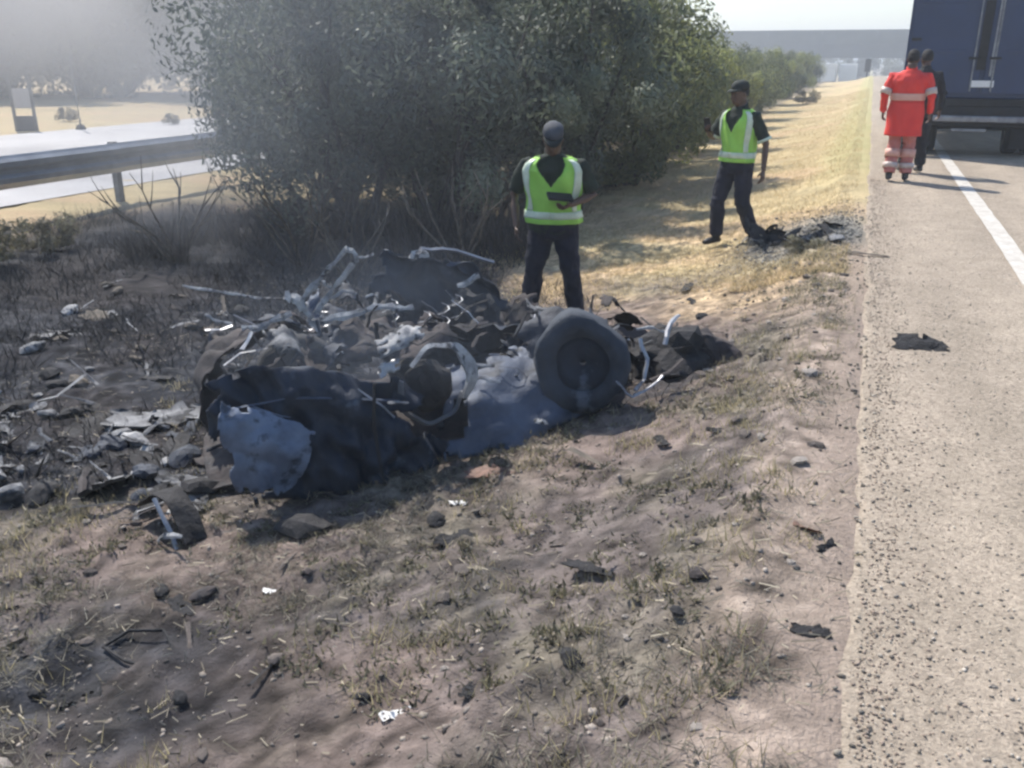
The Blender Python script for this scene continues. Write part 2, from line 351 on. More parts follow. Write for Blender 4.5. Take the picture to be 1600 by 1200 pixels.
# ------------------------------------------------------------------ overpass
br = empty('overpass_bridge', (0, 200, -3.8)); tag(br, 'long grey concrete overpass crossing the road in the distance', 'bridge')
MB().box(-110, 90, -5, 5, 8.0, 8.6).build('deck_slab', M['bridge'], br)
for k in range(20):
    x0 = -110 + 10 * k
    MB().box(x0 + .02, x0 + 9.98, -5.2, -4.85, 8.6, 10.2, 0.04).build('parapet_panel', M['bridge'], br)
MB().box(-110, 90, 4.85, 5.2, 8.6, 10.2, 0.04).build('parapet', M['bridge'], br)
MB().box(-110, 90, -5.35, -4.75, 10.2, 10.5, 0.03).build('coping', M['bridge_dark'], br)
for k in range(4): MB().box(-110, 90, -4.2 + k * 2.6, -3.6 + k * 2.6, 5.4, 8.0).build('girder', M['bridge_dark'], br)
for x in (-43, -14.5, 16, 45):
    MB().box(x - 0.8, x + 0.8, -4.2, 4.2, -0.5, 4.9, 0.05).build('pier', M['bridge'], br)
    MB().box(x - 1.2, x + 1.2, -4.6, 4.6, 4.9, 5.4, 0.05).build('pier_cap', M['bridge_dark'], br)
mb = MB(); mb.loft([[(-110, -30, -1), (-110, 30, -1), (-110, 6, 8.0), (-110, -6, 8.0)], [(-50, -30, -1), (-50, 30, -1), (-62, 6, 8.0), (-62, -6, 8.0)]]); mb.build('abutment', M['bridge'], br)

# ------------------------------------------------------------------ truck
def wheel(parent, x, y, z, r, w, mat_t, mat_r, name='wheel'):
    prof = [(r * .55, -w / 2), (r * .93, -w / 2), (r, -w * .32), (r, w * .32), (r * .93, w / 2), (r * .55, w / 2)]
    t = MB(); rings = []
    for k in range(28):
        a = 2 * math.pi * k / 28; rings.append([(x + q, y + p * math.cos(a), z + p * math.sin(a)) for p, q in prof])
    t.loft(rings, closed=True); o = t.build(name, mat_t, parent, True)
    rm = MB(); rings = []
    for k in range(20):
        a = 2 * math.pi * k / 20; rings.append([(x + q, y + p * math.cos(a), z + p * math.sin(a)) for p, q in ((r * .56, -w * .4), (r * .35, -w * .2), (.02, -w * .22), (.02, w * .22), (r * .35, w * .2), (r * .56, w * .4))])
    rm.loft(rings, closed=True); rm.build('rim', mat_r, o, True); return o
def truck(loc, name, label, paint, detail=True, scale=1.0, rz=0):
    t = empty(name, loc, rz); t.scale = (scale,) * 3
    tag(t, label, 'truck')
    w = 1.25
    MB().box(-w, w, 0.05, 6.4, 0.98, 3.5, 0.03).build('cargo_box', paint, t)
    if detail:
        for s in (-1, 1):
            d = MB().box(min(s * 0.03, s * 1.2), max(s * 0.03, s * 1.2), 0.0, 0.06, 1.06, 3.42, 0.012).build('rear_door', paint, t)
            MB().tube([(s * 0.16, -0.03, 1.1), (s * 0.16, -0.03, 3.4)], 0.016, 8).build('lock_rod', M['steelgrey'], d)
            MB().box(s * 0.16 - 0.09, s * 0.16 + 0.09, -0.055, -0.02, 1.62, 1.66, 0.01).build('door_handle', M['blacktrim'], d)
            for z in (1.25, 1.95, 2.65, 3.25):
                MB().box(s * 1.11 - 0.08, s * 1.11 + 0.08, -0.022, 0.0, z - 0.025, z + 0.025, 0.006).build('hinge', M['blacktrim'], d)
            for z in (1.75, 2.55):
                MB().box(min(s * 0.3, s * 1.1), max(s * 0.3, s * 1.1), -0.012, 0.0, z - 0.03, z + 0.03, 0.008).build('pressed_rib', paint, d)
        MB().box(-0.115, 0.03, -0.012, 0.0, 1.45, 2.55, 0.008).build('seam_gasket', M['blacktrim'], t)
        MB().box(0.10, 0.135, -0.05, 0.0, 1.35, 3.4, 0.008).build('seam_rail', M['steelgrey'], t)
        MB().box(-0.15, 0.20, -0.035, -0.008, 1.17, 1.28, 0.006).build('number_plate', M['plate'], t)
        MB().box(-w, w, -0.02, 0.12, 0.86, 0.98, 0.01).build('rear_sill', M['blacktrim'], t)
        MB().box(-1.18, 1.18, -0.12, -0.02, 0.60, 0.70, 0.02).build('bumper_bar', M['steelgrey'], t)
        MB().box(-1.2, 1.2, -0.02, 0.3, 0.52, 0.86, 0.02).build('rear_crossmember', M['blacktrim'], t)
        MB().box(-0.35, 0.2, -0.09, -0.02, 0.44, 0.485, 0.01).build('tow_plate', M['steelgrey'], t)
        for s in (-1, 1):
            l = MB().box(s * 0.98 - 0.16, s * 0.98 + 0.16, -0.05, -0.021, 0.745, 0.845, 0.01).build('tail_light', M['redlens'], t)
            MB().box(s * 0.9 - 0.27, s * 0.9 + 0.27, 0.5, 0.52, 0.12, 0.75, 0.005).build('mud_flap', M['blacktrim'], t)
            MB().tube([(s * 0.42, 0.1, 0.8), (s * 0.42, 7.2, 0.8)], 0.09, 4).build('chassis_rail', M['blacktrim'], t)
        MB().tube([(-1.0, 1.05, 0.48), (1.0, 1.05, 0.48)], 0.08, 8).build('axle', M['blacktrim'], t)
    for s in (-1, 1):
        for q in ((0.98, 0.68) if detail else (0.98,)): wheel(t, s * q, 1.05, 0.48, 0.48, 0.25, M['blacktrim'], M['steelgrey'])
        wheel(t, s * 1.0, 7.2, 0.48, 0.48, 0.27, M['blacktrim'], M['steelgrey'])
    cb = MB(); cb.loft([[(-1.15, 6.55, 0.7), (1.15, 6.55, 0.7), (1.15, 6.55, 2.7), (-1.15, 6.55, 2.7)], [(-1.15, 8.05, 0.7), (1.15, 8.05, 0.7), (1.15, 7.7, 2.7), (-1.15, 7.7, 2.7)],
                         [(-1.15, 8.35, 0.7), (1.15, 8.35, 0.7), (1.15, 8.3, 1.7), (-1.15, 8.3, 1.7)]]); cab = cb.build('cab', paint, t)
    MB().box(-1.03, 1.03, 8.15, 8.2, 1.75, 2.3, 0.02).build('windscreen', M['glass'], cab)
    return t
truck((1.76, 18.0, 0.005), 'box_truck', 'dark blue box truck stopped on the road, seen from behind', M['navy'], rz=R(-3))
truck((-6.4, 150, -2.65), 'box_truck', 'left of two small white trucks under the distant bridge', M['white'], False)
truck((-3.5, 153, -2.75), 'box_truck', 'right of two small white trucks under the distant bridge', M['white'], False)

# ------------------------------------------------------------------ guardrail and far roadside
gr = empty('guardrail', (-12, 0, -0.72)); tag(gr, 'grey steel crash barrier along the far side of the median', 'guardrail')
wprof = [(0.0, 0.0), (0.03, 0.03), (0.085, 0.07), (0.085, 0.13), (0.02, 0.17), (0.02, 0.21), (0.085, 0.25), (0.085, 0.31), (0.03, 0.35), (0.0, 0.38),
         (-0.006, 0.38), (0.022, 0.35), (0.075, 0.31), (0.075, 0.25), (0.01, 0.21), (0.01, 0.17), (0.075, 0.13), (0.075, 0.07), (0.022, 0.03), (-0.006, 0.0)]
for k in range(22):
    y0 = -13.0 + 4 * k + 1.4
    b = MB(); zoff = 0.62 + 0.006 * math.sin(k * 2.1)
    b.loft([[(0.06 + x, y, zoff - .1 + z * 1.28) for x, z in wprof] for y in (y0 - 0.06, y0 + 1.4, y0 + 2.7, y0 + 4.06)]); ob = b.build('rail_beam', M['galv'], gr)
    ob.location = (0.004 * (k % 2), 0, 0)
    MB().box(-0.11, 0.0, y0 - 0.06, y0 + 0.06, -0.4, 1.02, 0.01).build('post', M['post'], gr)
    MB().box(0.0, 0.06, y0 - 0.07, y0 + 0.07, 0.68, 0.96, 0.01).build('spacer_block', M['post'], gr)
    if k < 21: pass
sg = empty('roadside_sign', (-27.0, 24.0, -0.72), R(30)); tag(sg, 'small pale signboard on two dark posts past the crash barrier', 'sign')
for s in (-1, 1): MB().box(s * 0.32 - 0.05, s * 0.32 + 0.05, -0.04, 0.04, 0, 1.75, 0.01).build('post', M['post'], sg)
MB().box(-0.26, 0.28, -0.07, -0.04, 0.75, 1.4, 0.01).build('panel', M['concrete_road'], sg)
MB().box(-0.28, 0.28, -0.1, 0.1, 0.0, 0.5, 0.03).build('base_block', M['bridge_dark'], sg)
pl = empty('pole', (-25.6, 25.0, -0.72)); tag(pl, 'thin dark pole standing alone before the yellow field', 'pole')
MB().tube([(0, 0, 0), (0, 0, 1.3), (0.01, 0, 2.6)], [0.045, 0.04, 0.035], 8).build('shaft', M['post'], pl)
MB().tube([(0, 0, -0.05), (0, 0, 0.18)], [0.22, 0.12], 10).build('footing', M['bridge_dark'], pl)
mp = empty('marker_post', (-0.5, 104.0, -0.3)); tag(mp, 'dark signpost at the far end of the grass verge', 'post')
MB().box(-0.06, 0.06, -0.05, 0.05, -0.2, 1.9, 0.02).build('shaft', M['blacktrim'], mp)
MB().box(-0.28, 0.28, -0.08, -0.05, 0.6, 1.85, 0.02).build('panel', M['bridge_dark'], mp)

# ------------------------------------------------------------------ vegetation
def leaf_cloud(name, seed, rx, ry, h0, h1, nclump, nleaf, ll, lw, base, tip, gap=0.0, droop=0.0):
    g = np.random.default_rng(seed)
    cl = []
    while len(cl) < nclump:
        d = g.normal(size=3); d /= np.linalg.norm(d); r = g.uniform(0.25, 1.0) ** 0.6
        c = d * r
        if vnoise(c[0] * 2.2 + seed, c[1] * 2.2, c[2] * 2.2) < -0.55 + gap: continue
        cl.append(c)
    cl = np.array(cl); zc = (h0 + h1) / 2; zr = (h1 - h0) / 2
    cc = cl * np.array([rx, ry, zr]) + np.array([0, 0, zc])
    cs = g.uniform(0.13, 0.38, nclump) * (rx + ry) / 2
    k = g.integers(0, nclump, nleaf)
    d = g.normal(size=(nleaf, 3)); d /= np.linalg.norm(d, axis=1)[:, None]
    P = cc[k] + d * (cs[k] * g.uniform(0.25, 1.06, nleaf) ** 0.45)[:, None] * np.array([1, 1, 1.15])
    P[:, 2] = np.maximum(P[:, 2], 0.1)
    out = d + 0.5 * (P - np.array([0, 0, zc])) / np.array([rx, ry, zr]); out /= np.linalg.norm(out, axis=1)[:, None]
    nn = d * 0.9 + 0.35 * out + g.normal(size=(nleaf, 3)) * 0.38; nn /= np.linalg.norm(nn, axis=1)[:, None]
    s = np.cross(nn, g.normal(size=(nleaf, 3)) + np.array([0, 0, 0.4 - droop])); s /= np.linalg.norm(s, axis=1)[:, None]
    t = np.cross(s, nn)
    L_ = ll * g.uniform(0.6, 1.3, nleaf)[:, None]; W_ = lw * g.uniform(0.7, 1.3, nleaf)[:, None]
    V = np.stack([P - t * L_ * .5, P + s * W_ * .5, P + t * L_ * .5, P - s * W_ * .5], 1).reshape(-1, 3)
    Fq = np.arange(nleaf * 4).reshape(-1, 4)
    tone = g.uniform(0, 1, nclump)[k] ** 1.4 * 0.75 + g.uniform(0, 1, nleaf) * 0.25
    col = (np.array(base) + (np.array(tip) - np.array(base)) * tone[:, None]) * g.uniform(0.75, 1.2, nleaf)[:, None]
    return npmesh(name, V, Fq, 4, False, np.repeat(col, 4, 0)), cc
def stems(name, seed, cc, nst, r0, spread, h0):
    g = random.Random(seed); mb = MB()
    pick = list(range(len(cc))); g.shuffle(pick)
    for i in range(nst):
        a = 2 * math.pi * i / nst + g.uniform(-.4, .4); b = Vector((math.cos(a) * spread * g.uniform(.2, 1), math.sin(a) * spread * g.uniform(.2, 1), -0.15))
        for rep in range(2):
            e = Vector(cc[pick[(i * 2 + rep) % len(pick)]])
            mid = b.lerp(e, 0.45) + Vector((g.uniform(-.12, .12), g.uniform(-.12, .12), 0.18)); mid2 = b.lerp(e, 0.75) + Vector((g.uniform(-.1, .1), g.uniform(-.1, .1), .1))
            mb.tube([b, b.lerp(mid, .5) + Vector((g.uniform(-.05, .05), g.uniform(-.05, .05), 0)), mid, mid2, e], [r0, r0 * .8, r0 * .6, r0 * .4, r0 * .15], 6)
    return newmesh(name, mb.v, mb.f, True)
def plant_kind(key, seed, rx, ry, h0, h1, nclump, nleaf, ll, lw, base, tip, nst, r0, spread, gap=0.0, droop=0.0):
    cm, cc = leaf_cloud(key + '_crown', seed, rx, ry, h0, h1, nclump, nleaf, ll, lw, base, tip, gap, droop)
    cm.materials.append(M['leaf'])
    tm = stems(key + '_trunk', seed, cc, nst, r0, spread, h0); tm.materials.append(M['bark'])
    return cm, tm
def put_plant(kind, name, label, cat, x, y, sc, rz, group=None, z=None):
    o = empty(name, (x, y, (float(base_z(np.array(x), np.array(y))) if z is None else z)), rz); o.scale = sc if hasattr(sc, '__len__') else (sc,) * 3
    tag(o, label, cat, group)
    link('crown', kind[0], None, o); link('trunk', kind[1], None, o); return o
DG, DT = (0.060, 0.074, 0.064), (0.20, 0.225, 0.17)      # dusty grey-green; tip tone lightened to suggest sunlit tips
YG, YT = (0.13, 0.15, 0.05), (0.42, 0.44, 0.16)           # yellow-green; tip tone brightened for a sunlit look
bk = [plant_kind('scorched', 3, 1.75, 1.75, 0.35, 3.9, 54, 24000, 0.115, 0.038, DG, DT, 9, 0.05, 0.5, 0.1),
      plant_kind('dusty', 5, 1.7, 1.7, 0.15, 3.7, 54, 24000, 0.115, 0.038, (0.062, 0.080, 0.062), (0.22, 0.25, 0.17), 8, 0.05, 0.45),
      plant_kind('green', 8, 1.6, 1.6, 0.1, 3.0, 50, 20000, 0.12, 0.04, (0.075, 0.095, 0.055), (0.32, 0.345, 0.15), 7, 0.045, 0.4),  # tip colour raised so the shaded side looks sunlit
      plant_kind('yellow', 12, 1.6, 1.6, 0.1, 3.0, 46, 16000, 0.14, 0.046, YG, YT, 7, 0.045, 0.4)]
bushes = [  # kind, x, y, scale, rot, label
    (0, -6.7, 10.9, 1.0, 0.3, 'scorched grey-green bush nearest the crash barrier, bare stems below'),
    (1, -5.3, 11.9, 1.0, 1.4, 'big dusty bush standing directly left of the officer with bowed head'),
    (0, -8.6, 14.0, 1.15, 2.2, 'tall dusty bush at the back, second row, beside the crash barrier'),
    (1, -6.6, 14.6, 1.3, 3.0, 'tall bush rising behind the nearest scorched bushes'),
    (1, -4.5, 14.0, (1.0, 1.0, 1.12), 0.6, 'grey-green bush directly behind the officer with bowed head'),
    (2, -4.25, 17.0, (1.08, 1.08, 1.2), 2.6, 'round dark bush in shade between the two officers'),
    (3, -6.2, 18.8, 1.6, 0.9, 'yellow-green bush with lit top above the round dark bush'),
    (3, -4.4, 20.7, 1.05, 4.1, 'yellow-green bush just behind the head of the walking officer'),
    (3, -4.6, 24.4, 0.98, 5.2, 'pale yellow bush beyond the walking officer, nearest of the far row'),
    (2, -4.8, 28.4, 0.9, 1.1, 'second bush of the far row beyond the walking officer'),
    (3, -4.9, 32.6, 0.88, 2.9, 'third bush of the far row, yellowish, along the verge'),
    (2, -4.8, 37.6, 0.88, 3.3, 'fourth bush of the far row, dark green, along the verge'),
    (2, -4.9, 43.6, 0.86, 0.2, 'fifth bush of the far row, small with distance'),
    (3, -4.9, 50.6, 0.86, 5.9, 'sixth bush of the far row, near the verge end'),
    (2, -4.9, 59.0, 0.85, 4.6, 'bush near the end of the far row, before the bridge'),
    (3, -5.0, 70.0, 0.85, 0.6, 'yellowish second last bush of the far row, before the bridge'),
    (2, -5.2, 84.0, 0.9, 3.6, 'last and smallest bush of the far row, before the bridge'),
    (1, -8.6, 18.6, 1.35, 0.8, 'tall grey-green bush behind the yellow-green bush, away from the road'),
    (0, -8.2, 23.5, 1.25, 1.9, 'grey bush at the back of the hedge, away from the road')]
for k, x, y, sc, rz, lab in bushes: put_plant(bk[k], 'bush', lab, 'bush', x, y, sc, rz, 'bushes in the hedge along the median')
tk = [plant_kind('gum', 21, 3.6, 3.6, 1.2, 9.5, 60, 12000, 0.42, 0.13, (0.06, 0.075, 0.055), (0.17, 0.19, 0.12), 3, 0.16, 0.15, 0.15, 0.5),
      plant_kind('thorn', 25, 3.8, 3.8, 0.4, 7.0, 56, 12000, 0.36, 0.14, (0.07, 0.085, 0.055), (0.22, 0.22, 0.13), 3, 0.14, 0.15, 0.1)]
trees = [(1, -15.5, 62, 0.95, 0.4, 'broad grey-green tree against the sky left of the bridge'),
         (0, -22, 70, 1.1, 1.3, 'tall tree behind the hedge, further off than the broad tree'),
         (1, -33, 47, 1.25, 2.4, 'hazy broad tree beyond the far carriageway, nearest the hedge'),
         (0, -40, 50, 1.35, 0.1, 'tall hazy tree beyond the far carriageway, right end of the tree line'),
         (1, -46, 46, 1.4, 3.4, 'hazy rounded tree in the tree line past the yellow field'),
         (1, -52, 43, 1.45, 4.4, 'hazy spreading tree in the middle of the tree line past the field'),
         (0, -56, 49, 1.5, 4.4, 'tall hazy tree in the middle of the tree line past the field'),
         (1, -59, 39, 1.45, 5.4, 'hazy low tree at the left end of the tree line past the field'),
         (0, -66, 42, 1.6, 1.0, 'tall hazy tree at the far left behind the others'),
         (1, -46, 62, 1.7, 2.0, 'distant hazy tree showing between those of the tree line'),
         (1, -34, 66, 1.6, 0.7, 'farthest hazy tree, behind the hedge top'),
         (1, -49, 52, 1.9, 1.7, 'big hazy tree rising behind the middle of the tree line'), (1, -58, 46, 1.9, 2.6, 'big hazy tree rising behind the left of the tree line'),
         (1, -40, 58, 1.9, 4.0, 'big hazy tree rising behind the right of the tree line'), (1, -66, 38, 1.8, 3.1, 'big hazy tree at the left picture edge')]
for k, x, y, sc, rz, lab in trees: put_plant(tk[k], 'tree', lab, 'tree', x, y, sc, rz, None)
for k, x in enumerate((-52, -41, -31, -22, -13, -4, 6, 16)):
    put_plant(tk[1], 'tree', ['first', 'second', 'third', 'fourth', 'fifth', 'sixth', 'seventh', 'eighth'][k] + ' from left of the distant trees beyond the bridge', 'tree', x, 238 + 5 * (k % 3), 1.25 + .1 * (k % 2), k * 1.1, 'distant trees beyond the bridge')
sk = plant_kind('scrub', 31, 0.55, 0.5, 0.02, 0.55, 14, 1500, 0.09, 0.03, (0.10, 0.09, 0.06), (0.26, 0.24, 0.15), 5, 0.012, 0.12)
for x, y, s, lab in ((-29.5, 28.2, .9, 'low scrub at the field edge left of the thin pole'), (-24.4, 28.2, .7, 'low dark scrub on the field edge right of the thin pole'), (-22.8, 30.0, .75, 'low scrub farthest right on the field edge'),
                     (-9.7, 7.5, 1.1, 'pale dry scrub at the foot of the crash barrier, at the left picture edge'), (-9.6, 8.6, .8, 'smaller dry scrub by the first barrier post'),
                     (-0.38, 8.75, 0.42, 'low dry weed on the verge by the asphalt edge', ), (-2.95, 50, 1.2, 'pale low mound of scrub on the far verge')):
    put_plant(sk, 'scrub', lab, 'shrub', x, y, (s, s, s * .6) if s < .5 else s, x * 7 % 6)
# dead bare shrub in front of the hedge
def dead_shrub(x, y, h, seed, label):
    g = random.Random(seed); o = empty('dead_shrub', (x, y, gz(x, y) - .03)); tag(o, label, 'shrub')
    for i in range(6):
        a = g.uniform(0, 6.28); mb = MB(); p = Vector((0.06 * math.cos(a), 0.06 * math.sin(a), 0)); d = Vector((math.cos(a) * .55, math.sin(a) * .55, 1)).normalized(); pts = [p]
        for k in range(5):
            d = (d + Vector((g.uniform(-.3, .3), g.uniform(-.3, .3), g.uniform(-.1, .15)))).normalized(); pts.append(pts[-1] + d * h / 5)
        r = 0.022 * g.uniform(.7, 1.2); mb.tube(pts, [r, r * .85, r * .7, r * .55, r * .4, r * .2], 6)
        for k in (2, 3, 4):
            d2 = (d + Vector((g.uniform(-.9, .9), g.uniform(-.9, .9), g.uniform(0, .5)))).normalized()
            mb.tube([pts[k], pts[k] + d2 * h * .16, pts[k] + d2 * h * .3 + Vector((0, 0, g.uniform(-.03, .08)))], [r * .5, r * .35, r * .15], 5)
        mb.build('branch', M['deadwood'], o, True)
dead_shrub(-7.7, 8.7, 1.25, 4, 'leafless dead shrub with forked branches before the crash barrier')
dead_shrub(-6.1, 9.0, 1.35, 9, 'burnt bare shrub in front of the scorched bush')
dead_shrub(-4.2, 9.4, 1.1, 15, 'burnt bare shrub left behind the officer with bowed head')
dead_shrub(-5.2, 8.6, 0.9, 19, 'small burnt bare shrub behind the wreck')


# ------------------------------------------------------------------ grass, straw, gravel (uncountable)
def blades(name, pts, hgt, wid, cols, lean=0.5, seed=1):
    g = np.random.default_rng(seed); n = len(pts)
    a = g.uniform(0, 2 * np.pi, n); h = hgt * g.uniform(0.5, 1.3, n); w = wid * g.uniform(0.6, 1.3, n)
    ln = lean * g.uniform(0.1, 1.4, n); b = g.uniform(0, 2 * np.pi, n)
    t = np.stack([np.cos(b) * ln, np.sin(b) * ln, np.ones(n)], -1); t /= np.linalg.norm(t, axis=1)[:, None]
    s = np.stack([np.cos(a), np.sin(a), np.zeros(n)], -1)
    P = np.asarray(pts)
    V = np.stack([P - s * w[:, None] / 2, P + s * w[:, None] / 2, P + t * h[:, None]], 1).reshape(-1, 3)
    return npmesh(name, V, np.arange(n * 3).reshape(-1, 3), 3, False, np.repeat(cols, 3, 0))
def rnd_cols(g, n, a, b):
    t = g.uniform(0, 1, (n, 1)); return (np.array(a) * (1 - t) + np.array(b) * t) * g.uniform(0.7, 1.2, (n, 1))
g = np.random.default_rng(40)
# dry verge grass
n = 110000
yv = 7.6 + (g.uniform(0, 1, n) ** 2.0) * 50; xv = g.uniform(-4.4, 0.0, n)
keep = (fbm(xv * 0.7, yv * 0.7, 11, 4) * 1.6 + yv + 0.6 * (xv + 2) > 8.4 + g.uniform(-.6, .8, n)) & ~((((xv + 0.45) / 0.55) ** 2 + ((yv - 9.7) / 1.2) ** 2) < 1) & (vnoise(xv * 1.7, yv * 1.7, 4) > -0.55)
xv, yv = xv[keep], yv[keep]
P = np.stack([xv, yv, ground_z(xv, yv) - 0.01], -1)
o = link('dry_verge_grass', blades('dry_verge_grass', P, 0.075, 0.008, rnd_cols(g, len(P), (0.42, 0.33, 0.18), (0.68, 0.55, 0.34)), 1.3, 2), M['straw']); tag(o, 'short straw-coloured grass covering the roadside verge', 'grass', kind='stuff')
# foreground tufts
tx = g.uniform(-5.2, 0.0, 900); ty = g.uniform(1.2, 8.6, 900)
dens = fbm(tx * 0.8, ty * 0.8, 21, 3)
kk = (dens > -0.02) & (((0.0 - tx) * 0.66 - (ty - 5.1) * -0.0 > -1)) & (~((tx < -0.7) & (ty > 2.75 + (tx + 4.4) * 0.6) & (g.uniform(0, 1, 900) < 0.9)))
tx, ty = tx[kk], ty[kk]
pp = []; 
for x, y in zip(tx, ty):
    m_ = int(g.integers(14, 46)); r_ = g.uniform(0.02, 0.09)
    pp.append(np.stack([g.normal(x, r_, m_), g.normal(y, r_, m_)], -1))
pp = np.concatenate(pp); P = np.column_stack([pp, ground_z(pp[:, 0], pp[:, 1]) - 0.008])
o = link('sparse_dry_tufts', blades('sparse_dry_tufts', P, 0.075, 0.006, rnd_cols(g, len(P), (0.22, 0.20, 0.11), (0.48, 0.41, 0.26)), 0.9, 3), M['straw']); tag(o, 'sparse dry tufts over the foreground soil', 'grass', kind='stuff')
# low dusty weeds with small leaves
n = 1500; wx = g.uniform(-4.6, 0.0, n); wy = 1.1 + g.uniform(0, 1, n) ** 1.3 * 7.5
kk = (fbm(wx * 1.2, wy * 1.2, 61, 3) > 0.02) & ~((wx < -0.75) & (wy > 2.8 + (wx + 4.4) * .6)); wx, wy = wx[kk], wy[kk]
pp = np.concatenate([np.stack([g.normal(x, r_, m_), g.normal(y, r_, m_)], -1) for x, y, r_, m_ in zip(wx, wy, g.uniform(.015, .06, len(wx)), g.integers(10, 34, len(wx)))])
P = np.column_stack([pp, ground_z(pp[:, 0], pp[:, 1]) + g.uniform(-.004, .02, len(pp))])
o = link('low_weeds', blades('low_weeds', P, 0.032, 0.014, rnd_cols(g, len(P), (0.07, 0.065, 0.045), (0.26, 0.24, 0.16)), 1.6, 9), M['straw']); tag(o, 'low dusty weeds and dead leaves on the foreground soil', 'weeds', kind='stuff')
# matted flattened grass
n = 1500; wx = g.uniform(-4.8, 0.0, n); wy = 1.1 + g.uniform(0, 1, n) ** 1.2 * 7.5
kk = (fbm(wx * 0.9, wy * 0.9, 91, 3) > -0.04) & ~((wx < -0.75) & (wy > 2.75 + (wx + 4.4) * .6)); wx, wy = wx[kk], wy[kk]
pp = np.concatenate([np.stack([g.normal(x, r_, m_), g.normal(y, r_ * .6, m_)], -1) for x, y, r_, m_ in zip(wx, wy, g.uniform(.03, .12, len(wx)), g.integers(20, 60, len(wx)))])
P = np.column_stack([pp, ground_z(pp[:, 0], pp[:, 1]) + g.uniform(-.002, .012, len(pp))])
o = link('matted_grass', blades('matted_grass', P, 0.075, 0.005, rnd_cols(g, len(P), (0.085, 0.08, 0.062), (0.36, 0.325, 0.255)), 4.0, 19), M['straw']); tag(o, 'matted grey-tan dead grass pressed flat on the foreground soil', 'grass', kind='stuff')
# lying straws
n = 16000
sx = g.uniform(-6, 0.1, n); sy = g.uniform(1.0, 9.0, n); kk = g.uniform(0, 1, n) < np.clip(0.55 + fbm(sx * 1.1, sy * 1.1, 31, 3), 0.08, 1); sx, sy = sx[kk], sy[kk]; n = len(sx)
az = g.uniform(0, 6.28, n); L_ = 0.012 + 0.06 * g.uniform(0, 1, n) ** 2.2
dx, dy = np.cos(az) * L_, np.sin(az) * L_; w_ = 0.0022
z0 = ground_z(sx, sy) + 0.006; z1 = ground_z(sx + dx, sy + dy) + 0.006 + g.uniform(0, 0.02, n)
V = np.stack([np.stack([sx, sy - w_, z0], -1), np.stack([sx, sy + w_, z0 + .002], -1), np.stack([sx + dx, sy + dy + w_, z1 + .002], -1), np.stack([sx + dx, sy + dy - w_, z1], -1)], 1).reshape(-1, 3)
o = link('fallen_straw', npmesh('fallen_straw', V, np.arange(4 * n).reshape(-1, 4), 4, False, np.repeat(rnd_cols(g, n, (0.10, 0.085, 0.065), (0.52, 0.45, 0.34)), 4, 0)), M['grassblade']); tag(o, 'fallen dry straw lying on the soil', 'straw', kind='stuff')
# burnt stubble
n = 46000
sx = g.uniform(-11, -0.8, n); sy = g.uniform(2.8, 12.5, n)
kk = (sy > 2.85 + (sx + 4.4) * 0.6) & (sx < -0.75 - (sy - 4.95) * 0.67 + 0.5) & (vnoise(sx * 1.5, sy * 1.5, 3) > -0.3)
P = np.stack([sx[kk], sy[kk], ground_z(sx[kk], sy[kk]) - 0.005], -1)
o = link('burnt_stubble', blades('burnt_stubble', P, 0.12, 0.009, rnd_cols(g, len(P), (0.02, 0.02, 0.022), (0.10, 0.09, 0.085)), 1.3, 5), M['grassblade']); tag(o, 'black burnt grass stubble around the wreck', 'stubble', kind='stuff')
n = 9000
sx = g.uniform(-8.6, -3.4, n); sy = 8.6 + g.uniform(0, 1, n) ** 1.5 * 4.0
kk = (sx < -3.3 - (sy - 8.6) * .1) & (fbm(sx * 1.3, sy * 1.3, 81, 3) > -.05)
P = np.stack([sx[kk], sy[kk], ground_z(sx[kk], sy[kk]) - 0.02], -1)
o = link('charred_brush', blades('charred_brush', P, 0.55, 0.014, rnd_cols(g, len(P), (0.025, 0.022, 0.022), (0.13, 0.11, 0.10)), 0.9, 15), M['grassblade']); tag(o, 'charred twiggy undergrowth below the scorched bushes', 'undergrowth', kind='stuff')
n = 15000
sx = g.uniform(-11.5, -3.3, n); sy = g.uniform(4.4, 11.5, n)
kk = (sx < -2.9 - (sy - 4.4) * .12) & (fbm(sx * 1.1, sy * 1.1, 85, 3) > 0.0) & ~((sx > -6) & (sy < 5.2))
P = np.stack([sx[kk], sy[kk], ground_z(sx[kk], sy[kk]) - 0.02], -1)
o = link('scorched_scrub', blades('scorched_scrub', P, 0.26, 0.012, rnd_cols(g, len(P), (0.018, 0.018, 0.021), (0.095, 0.088, 0.088)), 1.3, 25), M['grassblade']); tag(o, 'low scorched scrub covering the burnt ground left of the wreck', 'scrub', kind='stuff')
# gravel chips
_ico = bmesh.new(); bmesh.ops.create_icosphere(_ico, subdivisions=1, radius=1.0)
IV = np.array([v.co[:] for v in _ico.verts]); IF = np.array([[v.index for v in f.verts] for f in _ico.faces]); _ico.free()
def chips(name, px_, py_, pz_, size, cols, seed):
    g = np.random.default_rng(seed); n = len(px_)
    k = IV[None] * (1 + 0.35 * g.uniform(-1, 1, (n, len(IV), 1))) * (size[:, None, None] * g.uniform(0.55, 1.25, (n, 1, 3))) * np.array([1, 1, 0.7])
    a = g.uniform(0, 6.28, n); c, s = np.cos(a)[:, None], np.sin(a)[:, None]
    V = np.stack([k[..., 0] * c - k[..., 1] * s + px_[:, None], k[..., 0] * s + k[..., 1] * c + py_[:, None], k[..., 2] + pz_[:, None]], -1)
    Fq = (IF[None] + (np.arange(n) * len(IV))[:, None, None]).reshape(-1, 3)
    return npmesh(name, V.reshape(-1, 3), Fq, 3, False, np.repeat(cols, len(IV), 0))
n = 19000
